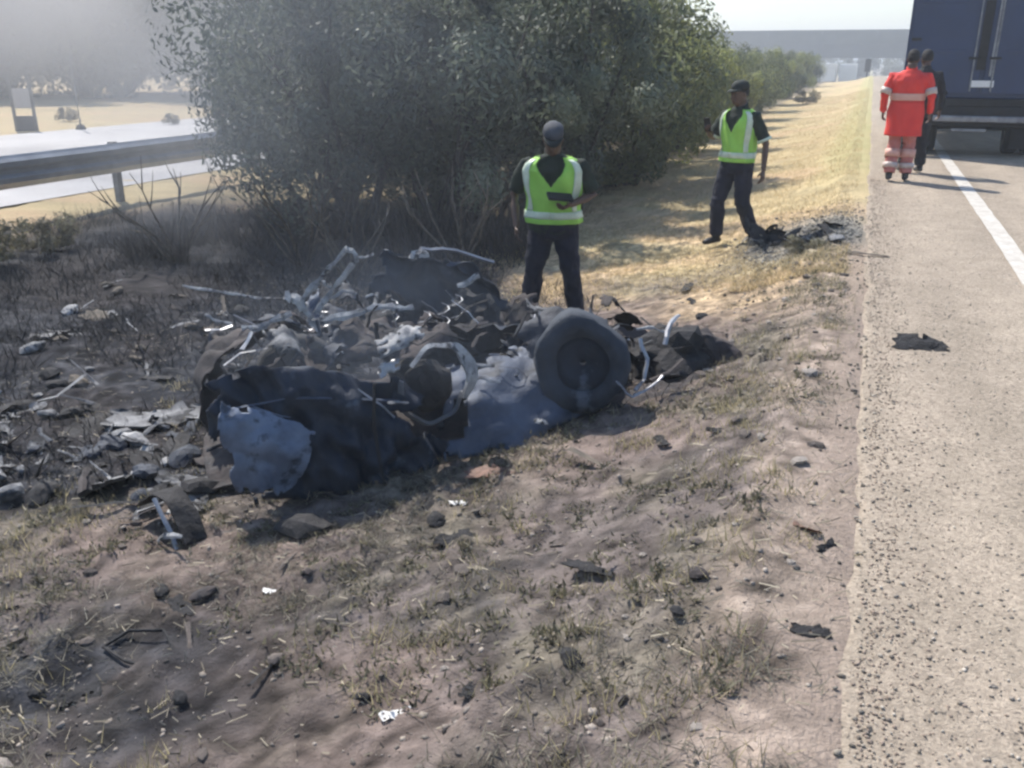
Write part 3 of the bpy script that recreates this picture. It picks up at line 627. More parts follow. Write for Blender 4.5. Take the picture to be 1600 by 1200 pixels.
cx = g.uniform(-6.0, 0.12, n); cy = 1.0 + g.uniform(0, 1, n) ** 1.4 * 8; kk = g.uniform(0, 1, n) < np.clip(0.5 + fbm(cx * 1.4, cy * 1.4, 51, 3) * 1.5, 0.1, 1); cx, cy = cx[kk], cy[kk]
sz = 0.003 + 0.014 * g.uniform(0, 1, len(cx)) ** 4
o = link('loose_gravel', chips('loose_gravel', cx, cy, ground_z(cx, cy) + 0.001, sz, rnd_cols(g, len(cx), (0.055, 0.048, 0.046), (0.42, 0.36, 0.31)), 6), M['grassblade']); tag(o, 'loose gravel and crumbs over the roadside soil', 'gravel', kind='stuff')
n = 5000
cx = g.normal(-0.45, 0.4, n); cy = g.normal(9.7, 0.9, n); kk = cx < 0.1; cx, cy = cx[kk], cy[kk]
o = link('grit_patch', chips('grit_patch', cx, cy, ground_z(cx, cy) + 0.001, 0.004 + 0.016 * g.uniform(0, 1, len(cx)) ** 3, rnd_cols(g, len(cx), (0.06, 0.06, 0.056), (0.32, 0.30, 0.27)), 16), M['grassblade']); tag(o, 'grey grit spread beside the asphalt near the walking officer', 'gravel', kind='stuff')
n = 9000
cy = 1.2 + g.uniform(0, 1, n) ** 1.8 * 14; cx = 0.16 + g.uniform(0, 1, n) ** 1.25 * 3.2
sz = 0.003 + 0.0055 * g.uniform(0, 1, n) ** 2
o = link('road_chippings', chips('road_chippings', cx, cy, 0.004 + dip(cy), sz, rnd_cols(g, n, (0.19, 0.16, 0.135), (0.60, 0.53, 0.45)), 7), M['grassblade']); tag(o, 'loose stone chippings over the asphalt', 'gravel', kind='stuff')
n = 380
cy = 1.3 + g.uniform(0, 1, n) ** 1.3 * 11; cx = g.normal(0.17, 0.05, n)
o = link('edge_crumbs', chips('edge_crumbs', cx, cy, 0.002 + 0 * cy, 0.004 + 0.008 * g.uniform(0, 1, n) ** 2, rnd_cols(g, n, (0.11, 0.095, 0.08), (0.42, 0.37, 0.31)), 8), M['grassblade']); tag(o, 'dark crumbs along the broken asphalt edge', 'gravel', kind='stuff')
n = 9000
cy = 1.2 + g.uniform(0, 1, n) ** 1.4 * 13; cx = g.normal(0.16, 0.13, n); kk = cx > edge(cy) + 0.05; cx, cy = cx[kk], cy[kk]; n = len(cx)
o = link('sand_drift', chips('sand_drift', cx, cy, 0.002 + dip(cy), 0.003 + 0.004 * g.uniform(0, 1, n) ** 2, rnd_cols(g, n, (0.26, 0.205, 0.165), (0.42, 0.33, 0.27)), 28), M['grassblade']); tag(o, 'sandy grit drifted over the asphalt edge', 'gravel', kind='stuff')
# single stones and clods, parts of the ground
stm = []
for k in range(6):
    gg = np.random.default_rng(60 + k); v = IV * (1 + 0.3 * gg.uniform(-1, 1, (len(IV), 1))) * gg.uniform(0.6, 1.2, 3) * np.array([1, 1, .6])
    me = newmesh('stone', v, IF.tolist()); me.materials.append(M['stone'] if k % 3 == 0 else M['clod']); stm.append(me)
for k in range(150):
    y = 1.5 + random.random() ** 1.3 * 7; x = random.uniform(-5.0, -0.05)
    if x < -0.7 and y > 2.85 + (x + 4.4) * .6: x = random.uniform(-0.8, 0.0)
    s = 0.016 + 0.032 * random.random() ** 2
    o = link('stone', stm[k % 6], None, ground, (x, y, gz(x, y) + s * .15), (0, 0, random.uniform(0, 6))); o.scale = (s, s * random.uniform(.6, 1.1), s)

# ------------------------------------------------------------------ the burnt wreck
WA = Vector((-2.45, 3.55, -0.55)); e1 = Vector((0.74, 0.672, 0)).normalized(); WR = math.atan2(e1.y, e1.x)
wreck = empty('burnt_car', WA, WR); tag(wreck, 'crushed burnt-out car wreck, navy black with ash-white frame, on the verge', 'wreck')
def catm(p0, p1, p2, p3, t):
    return 0.5 * ((2 * p1) + (-p0 + p2) * t + (2 * p0 - 5 * p1 + 4 * p2 - p3) * t * t + (-p0 + 3 * p1 - 3 * p2 + p3) * t ** 3)
def resample(P, n, axis):
    P = np.moveaxis(np.asarray(P, float), axis, 0); m = len(P); out = []
    for u in np.linspace(0, m - 1, n):
        i = min(int(u), m - 2); t = u - i
        out.append(catm(P[max(i - 1, 0)], P[i], P[i + 1], P[min(i + 2, m - 1)], t))
    return np.moveaxis(np.array(out), 0, axis)
def sheet(name, rows, mat, parent=wreck, n=36, m=22, crumple=0.03, freq=4.0, thick=0.006, seed=0, tear=0.0, dz=0.55, ripple=0.0):
    """crumpled metal sheet through rows of control points (s, depth, world height)"""
    P = resample(resample(rows, m, 0), n, 1); P[..., 2] += dz
    du = np.gradient(P, axis=1); dv = np.gradient(P, axis=0); N = np.cross(du, dv); N /= (np.linalg.norm(N, axis=-1)[..., None] + 1e-9)
    q = P * freq + seed * 13.7
    d = fbm(q[..., 0], q[..., 1], q[..., 2], 4); rid = np.abs(fbm(q[..., 0] * .8 + 5, q[..., 1] * .8, q[..., 2] * .8 + 9, 3))
    gr_ = np.random.default_rng(900 + seed); fold = 0
    for k_ in range(7):
        dv_ = gr_.normal(size=3); dv_ /= np.linalg.norm(dv_); ph = q @ dv_ * (0.55 + 0.28 * k_) + 0.9 * vnoise(q[..., 0] * .5 + k_, q[..., 1] * .5, q[..., 2] * .5) + gr_.uniform(0, 9)
        fold = fold + np.abs((ph % 1.0) - 0.5) * (1.1 / (1 + .45 * k_))
    fold = fold - fold.mean()
    P = P + N * (crumple * (0.35 * d - 0.4 * rid + 0.1 + 1.7 * fold))[..., None]
    if ripple: P = P + N * (ripple * np.sin(P[..., 2] * 55 + 3 * d))[..., None]
    id_ = np.arange(m * n).reshape(m, n); Fq = np.stack([id_[:-1, :-1], id_[:-1, 1:], id_[1:, 1:], id_[1:, :-1]], -1).reshape(-1, 4)
    if tear:
        U, Vv = np.meshgrid(np.linspace(0, 1, n - 1), np.linspace(0, 1, m - 1))
        edge_d = np.minimum(np.minimum(U, 1 - U), np.minimum(Vv, 1 - Vv))
        kp = (edge_d + 0.35 * fbm(U * 6 + seed, Vv * 6, 2.0, 3) > tear * 0.25).ravel(); Fq = Fq[kp]
    me = npmesh(name, P.reshape(-1, 3), Fq, 4, False)
    o = link(name, me, mat, parent); md = o.modifiers.new('thickness', 'SOLIDIFY'); md.thickness = thick; md.offset = 0
    return o
def rod(name, pts, r, mat, parent=wreck, seg=7, lump=0.0, dz=0.55, seed=0, flat=1.0):
    src = np.array(pts, float); P = []
    for i_ in range(len(src) - 1): P += [src[i_] + (src[i_ + 1] - src[i_]) * t_ for t_ in (0, .33, .67)]
    P = np.array(P + [src[-1]]); P[:, 2] += dz
    rr = [r * (1 + lump * vnoise(i * 1.3 + seed, seed * 2.2)) for i in range(len(P))]
    if lump: P = P + 0.55 * r * np.stack([vnoise(np.arange(len(P)) * .9 + seed, 1.0), vnoise(np.arange(len(P)) * .9 + seed, 5.0), vnoise(np.arange(len(P)) * .9 + seed, 9.0)], -1)
    if mat is M['ash']:
        return MB().tube(P, [v_ * (0.8 + 0.5 * abs(vnoise(i * 2.7 + seed, 4.4))) for i, v_ in enumerate(rr)], 5, 0.45, up=(0.3, -0.7, 0.6)).build(name, mat, parent, False)
    return MB().tube(P, rr, min(seg, 5), min(flat, .55)).build(name, mat, parent, False)
# near flank: rear quarter, hunched at the left, falling to the right
sheet('rear_quarter_panel', [[(-.42, .22, -.68), (-.12, .06, -.64), (.2, .0, -.58), (.5, .03, -.54), (.80, .12, -.50)],
                             [(-.46, .20, -.36), (-.15, .06, -.34), (.2, .03, -.28), (.5, .08, -.26), (.78, .18, -.28)],
                             [(-.48, .24, -.08), (-.18, .14, .00), (.2, .11, .0), (.5, .15, -.06), (.72, .22, -.10)],
                             [(-.46, .27, .10), (-.18, .18, .2), (.15, .15, .17), (.42, .18, .08), (.64, .25, -.02)]], M['burnt'], n=72, m=52, crumple=0.085, freq=4.4, seed=1, tear=0.42)
rod('door_seam', [(.36, .05, .06), (.34, .03, -.15), (.35, -.02, -.35), (.37, -.03, -.5)], .011, M['char'], seg=5, flat=.4, seed=90)
rod('waist_crease', [(-.4, .17, -.02), (-.1, .08, .03), (.2, .06, -.0), (.5, .1, -.07)], .012, M['dull'], seg=5, flat=.5, lump=.6, seed=91)
rod('door_handle', [(.42, .05, -.05), (.48, .04, -.06), (.54, .06, -.07)], .014, M['soot'], seg=6, flat=.6, lump=.4, seed=92)
sheet('bleached_patch', [[(-.40, .00, -.42), (-.22, -.03, -.45), (-.06, -.03, -.40)], [(-.45, -.01, -.2), (-.22, -.04, -.2), (.02, -.03, -.2)], [(-.43, .02, -.02), (-.28, .02, -.06), (.0, .02, -.09)], [(-.40, .08, .06), (-.32, .08, .03), (-.24, .08, .0)]], M['bare'], n=70, m=56, crumple=0.022, seed=2, tear=0.28)
sheet('door_sill_panel', [[(.72, .02, -.47), (1.0, .0, -.45), (1.3, .03, -.41), (1.62, .12, -.38)], [(.74, .12, -.28), (1.0, .1, -.26), (1.3, .12, -.24), (1.6, .2, -.24)], [(.82, .32, -.12), (1.05, .3, -.1), (1.3, .3, -.1), (1.56, .34, -.1)], [(.9, .6, -.06), (1.1, .6, -.04), (1.3, .6, -.03), (1.5, .6, -.02)]], M['dull'], n=40, m=26, crumple=0.03, freq=4, seed=3, ripple=0.005, tear=0.3)
sheet('floor_pan', [[(-.5, .3, -.50), (.6, .25, -.45), (1.7, .25, -.36), (2.8, .3, -.25)], [(-.5, .9, -.48), (.6, .9, -.42), (1.7, .9, -.34), (2.8, .9, -.26)], [(-.4, 1.55, -.5), (.6, 1.55, -.46), (1.7, 1.55, -.4), (2.6, 1.5, -.3)]], M['rust'], n=60, m=30, crumple=0.07, freq=3, seed=4)
sheet('crushed_roof', [[(.1, .5, .02), (.4, .48, .02), (.75, .45, -.02), (1.2, .5, -.0)], [(.12, .75, .18), (.4, .74, .16), (.8, .75, .1), (1.25, .75, .08)], [(.15, 1.05, .12), (.5, 1.05, .1), (.9, 1.05, .06), (1.3, 1.05, .05)]], M['rust'], n=40, m=24, crumple=0.06, freq=4.5, seed=5, tear=0.5)
sheet('far_side_body', [[(.25, 1.5, -.6), (.8, 1.52, -.58), (1.3, 1.5, -.52), (1.9, 1.45, -.45)], [(.22, 1.52, -.1), (.8, 1.5, -.05), (1.3, 1.5, -.1), (1.85, 1.45, -.12)], [(.4, 1.45, .3), (.8, 1.42, .4), (1.3, 1.42, .30), (1.72, 1.42, -.02)], [(.5, 1.3, .42), (.85, 1.28, .46), (1.3, 1.3, .34), (1.6, 1.32, .05)]], M['burnt'], n=70, m=54, crumple=0.075, freq=4.5, seed=6, tear=0.95)
sheet('tailgate', [[(-.45, .7, -.5), (-.4, 1.1, -.5), (-.3, 1.5, -.52)], [(-.5, .75, -.1), (-.42, 1.1, -.05), (-.3, 1.5, -.1)], [(-.35, .85, .02), (-.25, 1.1, .06), (-.1, 1.45, .0)], [(-.1, .95, .12), (.0, 1.1, .14), (.1, 1.4, .1)]], M['rust'], n=30, m=26, crumple=0.06, freq=4, seed=7, tear=0.4)
# domed front wing
U_, V_ = np.meshgrid(np.linspace(0, 1, 6), np.linspace(0, 1, 6))
rows = []
for v in np.linspace(0, 1, 6):
    th = v * math.pi * 0.62; rr = []
    for u in np.linspace(0, 1, 8):
        ph = math.pi * (1.02 + 0.98 * u); w_ = 0.38 - 0.06 * v
        rr.append((1.68 + w_ * math.cos(ph) * math.cos(th * .78), (.72 + 0.46 * math.sin(ph) * math.cos(th * .85)), -.40 + .56 * math.sin(th) ** .8))
    rows.append(rr)
sheet('front_wing', rows, M['burnt'], n=46, m=36, crumple=0.045, freq=3.5, seed=8, tear=0.25)
sheet('bonnet', [[(1.35, .7, .08), (1.7, .68, .10), (2.05, .7, .02)], [(1.35, 1.05, -.02), (1.75, 1.05, -.02), (2.2, 1.05, -.1)], [(1.4, 1.4, -.22), (1.8, 1.4, -.2), (2.25, 1.4, -.25)]], M['burnt'], n=30, m=24, crumple=0.05, seed=9)
sheet('bumper_skin', [[(1.45, .0, -.42), (1.8, -.05, -.37), (2.2, -.02, -.3), (2.45, .08, -.26)], [(1.45, .1, -.36), (1.8, .05, -.30), (2.2, .1, -.23), (2.4, .16, -.2)], [(1.5, .28, -.36), (1.8, .25, -.3), (2.15, .28, -.24), (2.35, .3, -.2)]], M['rust'], n=40, m=14, crumple=0.03, seed=10)
# engine lump
def lumpmesh(name, c, r, mat, seed, sc=(1, 1, 1), parent=wreck, amp=0.35, fr=5.0, sub=3):
    bm = bmesh.new(); bmesh.ops.create_icosphere(bm, subdivisions=sub, radius=1.0)
    v = np.array([q.co[:] for q in bm.verts]); f = [[q.index for q in fa.verts] for fa in bm.faces]; bm.free()
    k = 1 + amp * fbm(v[:, 0] * fr * .4 + seed, v[:, 1] * fr * .4, v[:, 2] * fr * .4, 3) * 1.6 - amp * np.abs(fbm(v[:, 0] * fr * .7, v[:, 1] * fr * .7 + seed, v[:, 2] * fr * .7, 3))
    v = v * k[:, None] * np.array(sc) * r + np.array(c)
    return link(name, newmesh(name, v, f), mat, parent)
lumpmesh('engine_block', (2.42, .50, .36), .26, M['char'], 3, (1.15, 1.0, .85))
lumpmesh('engine_block', (2.66, .42, .34), .20, M['rust'], 7, (1.1, 1, .9))
lumpmesh('melted_seat', (.95, .95, .34), .24, M['char'], 9, (1.3, 1, .8))
lumpmesh('melted_seat', (1.25, 1.15, .5), .24, M['char'], 11, (1.0, .9, 1.1))
lumpmesh('dashboard', (1.25, .75, .30), .2, M['char'], 12, (1.6, 1, .7))
# bare wheel rim / arch hoop at mid flank
def hoop(name, c, rx, rz, a0, a1, w0, w1, mat, th=.012, tilt=0.2, parent=wreck):
    n_ = 34; P = []
    for i in range(n_):
        t = i / (n_ - 1); a = a0 + (a1 - a0) * t; k_ = max(0, min(1, (t - .35) / .45)); w = w0 + (w1 - w0) * k_ * k_ * (3 - 2 * k_) * (1 if t < .9 else (1 - t) / .1 * .7 + .3)
        jz = 0.006 * math.sin(7 * a + 1)
        o_ = Vector((c[0] + (rx + jz) * math.cos(a), c[1], c[2] + .55 + (rz + jz) * math.sin(a)))
        ca, sa = math.cos(a), math.sin(a); wr_ = w * .55; wd = w * .8
        P.append([o_ + Vector((0, -.01, 0)), o_ + Vector((ca * wr_, wd * .5, sa * wr_)), o_ + Vector((ca * (wr_ - th * .4), wd * .5 + th, sa * (wr_ - th * .4))), o_ + Vector((-ca * th * .5, th, -sa * th * .5))])
    return MB().loft(P).build(name, mat, parent, False)
hoop('wheel_arch_lip', (.72, .10, .0), .16, .21, R(150), R(-30), .03, .15, M['ash'], th=.012)
hoop('wheel_rim', (.70, .14, -.05), .17, .19, R(-10), R(-200), .03, .05, M['steelgrey'], th=.016)
lumpmesh('brake_drum', (.70, .22, .50), .15, M['char'], 20, (1, .6, 1), amp=.2)
# small pale box beside the arch
sheet('battery_tray', [[(.44, .22, .12), (.52, .2, .16), (.62, .2, .20), (.68, .24, .22)], [(.43, .26, .17), (.52, .24, .22), (.62, .25, .26), (.69, .28, .26)], [(.45, .36, .19), (.54, .36, .23), (.63, .36, .27), (.7, .38, .26)]], M['ash'], n=22, m=16, crumple=.03, freq=9, seed=40, tear=.3)
sheet('bracket', [[(.42, .2, .02), (.47, .19, .05), (.53, .2, .06)], [(.41, .24, .09), (.46, .23, .12), (.54, .24, .12)]], M['steelgrey'], n=14, m=10, crumple=.03, freq=9, seed=41, tear=.3)
# ash-white twisted frame
A8 = .8
rod('roof_pillar', [(.10, A8, .32), (.2, A8, .42), (.30, A8, .52), (.40, A8, .62)], .018, M['ash'], lump=.5, seed=1)
rod('roof_pillar', [(.20, A8 - .02, .27), (.29, A8, .37), (.37, A8, .46), (.45, A8, .55)], .016, M['ash'], lump=.5, seed=2)
rod('pillar_brace', [(.40, A8, .62), (.45, A8, .60), (.46, A8, .54)], .017, M['ash'], lump=.5, seed=3)
rod('pillar_brace', [(.24, A8, .45), (.30, A8, .41)], .012, M['ash'], lump=.5, seed=4)
rod('pillar_brace', [(.45, A8, .57), (.52, A8 + .05, .555), (.58, A8 + .1, .56)], .010, M['ash'], lump=.4, seed=5)
rod('pillar_brace', [(.30, A8, .34), (.37, A8, .38), (.44, A8, .36)], .013, M['ash'], lump=.6, seed=6)
rod('hinge_lump', [(.04, A8, .37), (.09, A8, .36), (.12, A8, .31)], .034, M['ash'], lump=.5, seed=7)
rod('roof_rail', [(.17, A8, .20), (.3, A8, .225), (.45, A8, .25), (.6, A8, .262), (.78, A8, .235)], .021, M['ash'], lump=.7, seed=8)
rod('roof_rail', [(.14, A8, .30), (.17, A8, .22), (.22, A8, .15)], .022, M['ash'], lump=.6, seed=9)
rod('roof_rail', [(-.22, .75, .235), (-.14, .77, .22), (-.02, .8, .25), (.06, .8, .28)], .016, M['ash'], lump=.7, seed=10)
rod('side_strap', [(-.50, 1.1, .42), (-.3, 1.1, .37), (-.1, 1.1, .31), (.08, 1.0, .31)], .010, M['ash'], lump=.6, seed=11)
rod('side_strap', [(-.40, 1.0, .27), (-.34, 1.0, .22), (-.26, 1.0, .19)], .012, M['ash'], lump=.6, seed=12)
rod('far_roof_rail', [(1.0, 1.42, .47), (1.25, 1.42, .43), (1.52, 1.42, .33)], .024, M['steelgrey'], lump=.1, seed=13)
rod('far_latch', [(.93, 1.32, .43), (.98, 1.3, .46), (1.02, 1.3, .44)], .03, M['ash'], lump=.5, seed=14)
rod('far_latch', [(1.12, .95, .30), (1.18, .95, .33), (1.26, .95, .36)], .022, M['ash'], lump=.4, seed=15)
rod('trim_strip', [(.28, .12, .02), (.38, .06, -.06), (.46, .05, -.14)], .009, M['steelgrey'], lump=.5, seed=16)
rod('trim_strip', [(.92, .28, -.0), (1.0, .27, .01), (1.1, .27, -.0)], .012, M['ash'], lump=.3, seed=17)
rod('trim_strip', [(.98, .24, -.05), (1.06, .23, -.07), (1.12, .23, -.09)], .012, M['ash'], lump=.4, seed=18)
rod('tow_hook', [(1.25, .02, -.28), (1.29, .0, -.27), (1.31, .0, -.29)], .017, M['ash'], lump=.3, seed=19)
rod('radiator_pipe', [(1.96, .12, .10), (1.97, .05, .0), (1.93, .0, -.10), (1.86, -.02, -.16)], .014, M['steelgrey'], lump=.3, seed=20)
rod('radiator_pipe', [(1.74, -.02, -.08), (1.77, -.05, -.13), (1.82, -.06, -.18), (1.9, -.04, -.16), (2.06, .0, -.1)], .011, M['steelgrey'], lump=.4, seed=21)
rod('suspension_arm', [(2.0, .05, -.14), (2.12, .05, -.1), (2.25, .1, -.06)], .018, M['rust'], lump=.3, seed=22)
rod('suspension_arm', [(2.12, .12, .05), (2.2, .2, .15), (2.32, .3, .16)], .016, M['steelgrey'], lump=.3, seed=23)
rod('wiring_loom', [(.5, .45, .22), (.62, .42, .16), (.72, .5, .1), (.85, .5, .16), (1.0, .5, .1)], .008, M['char'], lump=.3, seed=24)
rod('wiring_loom', [(1.3, .45, .1), (1.4, .5, .22), (1.5, .6, .2), (1.55, .7, .1)], .009, M['char'], lump=.3, seed=25)
rs = random.Random(5)
for k in range(80):
    s0 = rs.uniform(-.4, 2.6); d0 = rs.uniform(.25, 1.4); z0 = rs.uniform(-.15, .22) if s0 < 1.3 else rs.uniform(-.25, .05); a_ = rs.uniform(0, 6.28); l_ = rs.uniform(.08, .28); up_ = rs.uniform(-.05, .2)
    rod('torn_strip', [(s0, d0, z0), (s0 + .4 * l_ * math.cos(a_), d0 + .4 * l_ * math.sin(a_), z0 + up_ * .7), (s0 + l_ * math.cos(a_), d0 + l_ * math.sin(a_), z0 + up_ * rs.uniform(.2, 1.3))], rs.uniform(.005, .013), M[rs.choice(['ash', 'char', 'soot', 'steelgrey', 'burnt', 'char', 'rust'])], seg=4, flat=.35, lump=.5, seed=50 + k)
for k in range(30):
    s0 = rs.uniform(-.3, 2.3); d0 = rs.uniform(.45, 1.35); w_ = rs.uniform(.06, .17); h_ = rs.uniform(-.1, .2) - (.2 if s0 > 1.2 else 0); t_ = rs.uniform(-.15, .2)
    sheet('torn_plate', [[(s0 + w_ * i, d0 + .12 * j, h_ + t_ * j * .5 + .06 * math.sin(i * 2 + k)) for i in range(3)] for j in range(3)], M[rs.choice(['rust', 'burnt', 'char', 'burnt', 'dull', 'soot'])], n=14, m=12, crumple=.022, freq=8, seed=70 + k, tear=.5)
for k, (s0, d0, z0) in enumerate(((.85, .8, .02), (1.0, .9, .03), (1.12, 1.0, .05), (.7, 1.0, .06))):
    rod('seat_spring', [(s0 + .04 * math.cos(a), d0 + .04 * math.sin(a), z0 + .013 * a) for a in np.arange(0, 15, 1.0)], .004, M['steelgrey'], seg=5)
wheel(wreck, 0.05, 1.45, 0.2, 0.27, 0.16, M['char'], M['rust'], 'wheel').rotation_euler = (0, 0, R(90))
fw = wheel(wreck, 0, 0, 0, 0.285, 0.20, M['ashtyre'], M['burnt'], 'front_wheel')
fw.matrix_local = Matrix.Translation((1.63, .20, .53)) @ Euler((R(-14), R(6), R(90 - 24))).to_matrix().to_4x4()
bmw = fw.data; cow = np.empty(len(bmw.vertices) * 3); bmw.vertices.foreach_get('co', cow); cow = cow.reshape(-1, 3)
cow *= (1 + .30 * fbm(cow[:, 0] * 5, cow[:, 1] * 5, cow[:, 2] * 5, 3))[:, None]; bmw.vertices.foreach_set('co', cow.ravel()); bmw.update()
for ch in wreck.children:
    if ch.name.startswith('wheel') and ch.rotation_euler[2] > 1: ch.location = (1.6, 1.35, 0.05)

# ------------------------------------------------------------------ debris
def deb_sheet(seed, l, w):
    g = np.random.default_rng(seed); n_, m_ = 12, 7
    U, Vv = np.meshgrid(np.linspace(-.5, .5, n_), np.linspace(-.5, .5, m_))
    Xd = U * l * (1 + .25 * vnoise(Vv * 4 + seed, 1.0)); Yd = Vv * w * (1 + .35 * vnoise(U * 5 + seed, 3.0)); Zd = .32 * w * fbm(U * 4 + seed, Vv * 4, 1.0, 3) + .25 * l * (U ** 2) * g.uniform(-.6, 1.2) + abs(.1 * w)
    id_ = np.arange(n_ * m_).reshape(m_, n_)
    Fq = np.stack([id_[:-1, :-1], id_[:-1, 1:], id_[1:, 1:], id_[1:, :-1]], -1).reshape(-1, 4)
    Fq = Fq[g.uniform(0, 1, len(Fq)) > .04]
    V = np.stack([Xd, Yd, Zd], -1).reshape(-1, 3); t = np.array([0, 0, max(.004, w * .05)]); k = len(V)
    return npmesh('fragment', np.concatenate([V, V - t]), np.concatenate([Fq, Fq[:, ::-1] + k]), 4, False)
def deb_strip(seed, l, r):
    g = random.Random(seed); p = Vector((-l / 2, 0, r)); d = Vector((1, 0, 0)); pts = [p]
    for i in range(3):
        d = (d + Vector((0, g.uniform(-.6, .6), g.uniform(-.3, .4)))).normalized(); pts.append(pts[-1] + d * l * g.uniform(.2, .45))
    for q in pts: q.z = max(q.z, r * .6)
    m_ = MB(); m_.tube(pts, [r * g.uniform(.7, 1.3) for _ in pts], 4, 0.35); return newmesh('fragment', m_.v, m_.f)
def deb_chunk(seed, r):
    gg = np.random.default_rng(seed); bm = bmesh.new(); bmesh.ops.create_icosphere(bm, subdivisions=2, radius=1.0)
    v = np.array([q.co[:] for q in bm.verts]); f = [[q.index for q in fa.verts] for fa in bm.faces]; bm.free()
    v = v * (1 + .55 * fbm(v[:, 0] * 1.6 + seed, v[:, 1] * 1.6, v[:, 2] * 1.6, 3))[:, None] * r * np.array([1.3, .9, .6]); v[:, 2] += r * .3
    return newmesh('fragment', v, f)
DK = []
for k in range(5): DK.append(('sheet', deb_sheet(200 + k, .20 + .05 * k, .10 + .02 * k)))
for k in range(5): DK.append(('strip', deb_strip(300 + k, .22 + .06 * k, .010 + .003 * k)))
for k in range(4): DK.append(('chunk', deb_chunk(400 + k, .05 + .015 * k)))
def put_frag(kind_i, mat, x, y, rz, sc=1.0, name='debris_fragment', label=None, cat='debris', group=None, lift=0.0, tilt=(0, 0)):
    me = DK[kind_i][1].copy(); me.materials.clear(); me.materials.append(mat)
    o = link(name, me, None, None, (x, y, gz(x, y) + lift), (tilt[0], tilt[1], rz)); o.scale = (sc,) * 3
    tag(o, label, cat, group); return o
rd = random.Random(77)
mats = ['char', 'char', 'burnt', 'soot', 'rust', 'burnt', 'soot', 'char', 'ash', 'soot']
def field(n_, poly, label, group, smin, smax, mset, seed):
    r_ = random.Random(seed); (ax, ay), (bx, by), (cx_, cy_), (dx_, dy_) = poly
    cache = {}
    for i in range(n_):
        u, v = r_.random(), r_.random()
        x = (ax * (1 - u) + bx * u) * (1 - v) + (dx_ * (1 - u) + cx_ * u) * v; y = (ay * (1 - u) + by * u) * (1 - v) + (dy_ * (1 - u) + cy_ * u) * v
        ki = r_.randrange(len(DK)); mt = r_.choice(mset); key = (ki, mt)
        if key not in cache:
            me = DK[ki][1].copy(); me.materials.clear(); me.materials.append(M[mt]); cache[key] = me
        o = link('debris_fragment', cache[key], None, None, (x, y, gz(x, y) + .005), (r_.uniform(-.35, .35), r_.uniform(-.35, .35), r_.uniform(0, 6.28))); o.scale = (r_.uniform(smin, smax),) * 3
        look = {'char': 'black', 'burnt': 'dark blue-grey', 'ash': 'ash-white', 'soot': 'sooty grey', 'rust': 'rusty brown', 'steelgrey': 'grey steel', 'deadwood': 'burnt wood', 'clod': 'dark brown'}[mt]
        shp = {'sheet': 'curled sheet scrap', 'strip': 'thin bent strip', 'chunk': 'lump'}[DK[ki][0]]
        side_ = 'left' if u < .33 else ('middle' if u < .67 else 'right'); dep = 'front' if v < .5 else 'back'
        if mt == 'deadwood': look, shp = 'burnt', {'sheet': 'bark flake', 'strip': 'twig', 'chunk': 'wood lump'}[DK[ki][0]]
        tag(o, look + ' ' + shp + ', ' + side_ + ' ' + dep + ' of ' + label, 'debris', group)
field(110, ((-5.6, 3.0), (-2.95, 3.15), (-3.05, 4.1), (-5.9, 4.7)), 'the litter heap', 'burnt fragments heaped left of the wreck', .35, 1.25, mats, 5)
field(70, ((-6.5, 4.8), (-3.3, 4.5), (-3.6, 7.0), (-8.0, 7.5)), 'the blackened ground', 'burnt fragments on the blackened ground', .5, 1.1, ['char', 'soot', 'rust', 'ash', 'deadwood', 'soot', 'deadwood'], 6)
field(22, ((-1.9, 5.6), (-0.7, 5.6), (-1.2, 8.2), (-2.6, 7.4)), 'the soil behind the wreck', 'scraps between wreck and officers', .35, .8, ['char', 'char', 'rust', 'ash'], 7)
field(12, ((-1.0, 9.1), (-0.1, 9.0), (-0.1, 10.1), (-0.8, 10.2)), 'the dark roadside patch', 'black scraps by the walking officer', .5, 1.0, ['char', 'char', 'soot'], 9)
field(36, ((-3.4, 1.7), (-0.3, 1.9), (-0.35, 5.0), (-2.2, 3.2)), 'the foreground soil', 'scraps on the foreground soil', .22, .55, ['char', 'char', 'rust', 'clod'], 8)
_by = {}
for o in S.objects:
    if o.get('category') == 'debris': _by.setdefault(o['label'], []).append(o)
for lab, os_ in _by.items():
    if len(os_) > 1:
        os_.sort(key=lambda o: o.location.x / max(o.location.y, .1))
        for i_, o in enumerate(os_): o['label'] = lab + ', ' + ['first', 'second', 'third', 'fourth', 'fifth', 'sixth', 'seventh', 'eighth', 'ninth'][min(i_, 8)] + ' from left'
# singled-out pieces
put_frag(4, M['char'], 0.47, 5.72, 0.1, .72, 'charred_scrap', 'ragged black scrap lying alone on the asphalt', 'scrap', tilt=(.42, .05), lift=.02)
put_frag(0, M['char'], 0.055, 3.02, 1.0, .42, 'charred_scrap', 'small black scrap standing at the asphalt edge', 'scrap', tilt=(.7, 0))
put_frag(1, M['terracotta'], -0.02, 3.14, 2.2, .45, 'plastic_shard', 'small brown shard at the asphalt edge beside black scrap', 'shard', tilt=(.4, .2))
put_frag(3, M['char'], 0.03, 2.50, 0.1, .30, 'charred_scrap', 'dark scrap on the sandy strip nearest the camera', 'scrap')
put_frag(13, M['char'], -2.28, 3.21, 0.2, 1.15, 'charred_lump', 'black lump on the soil just before the wreck', 'lump')
put_frag(4, M['terracotta'], -1.62, 3.95, 0.5, .62, 'plastic_shard', 'orange-brown shard on the soil in front of the wreck', 'shard')
put_frag(0, M['paper'], -1.66, 3.62, 0.4, .42, 'litter', 'white scrap of litter in front of the wreck', 'litter')
put_frag(1, M['paper'], -1.16, 2.02, 0.7, .36, 'litter', 'white scrap of litter nearest the camera', 'litter')
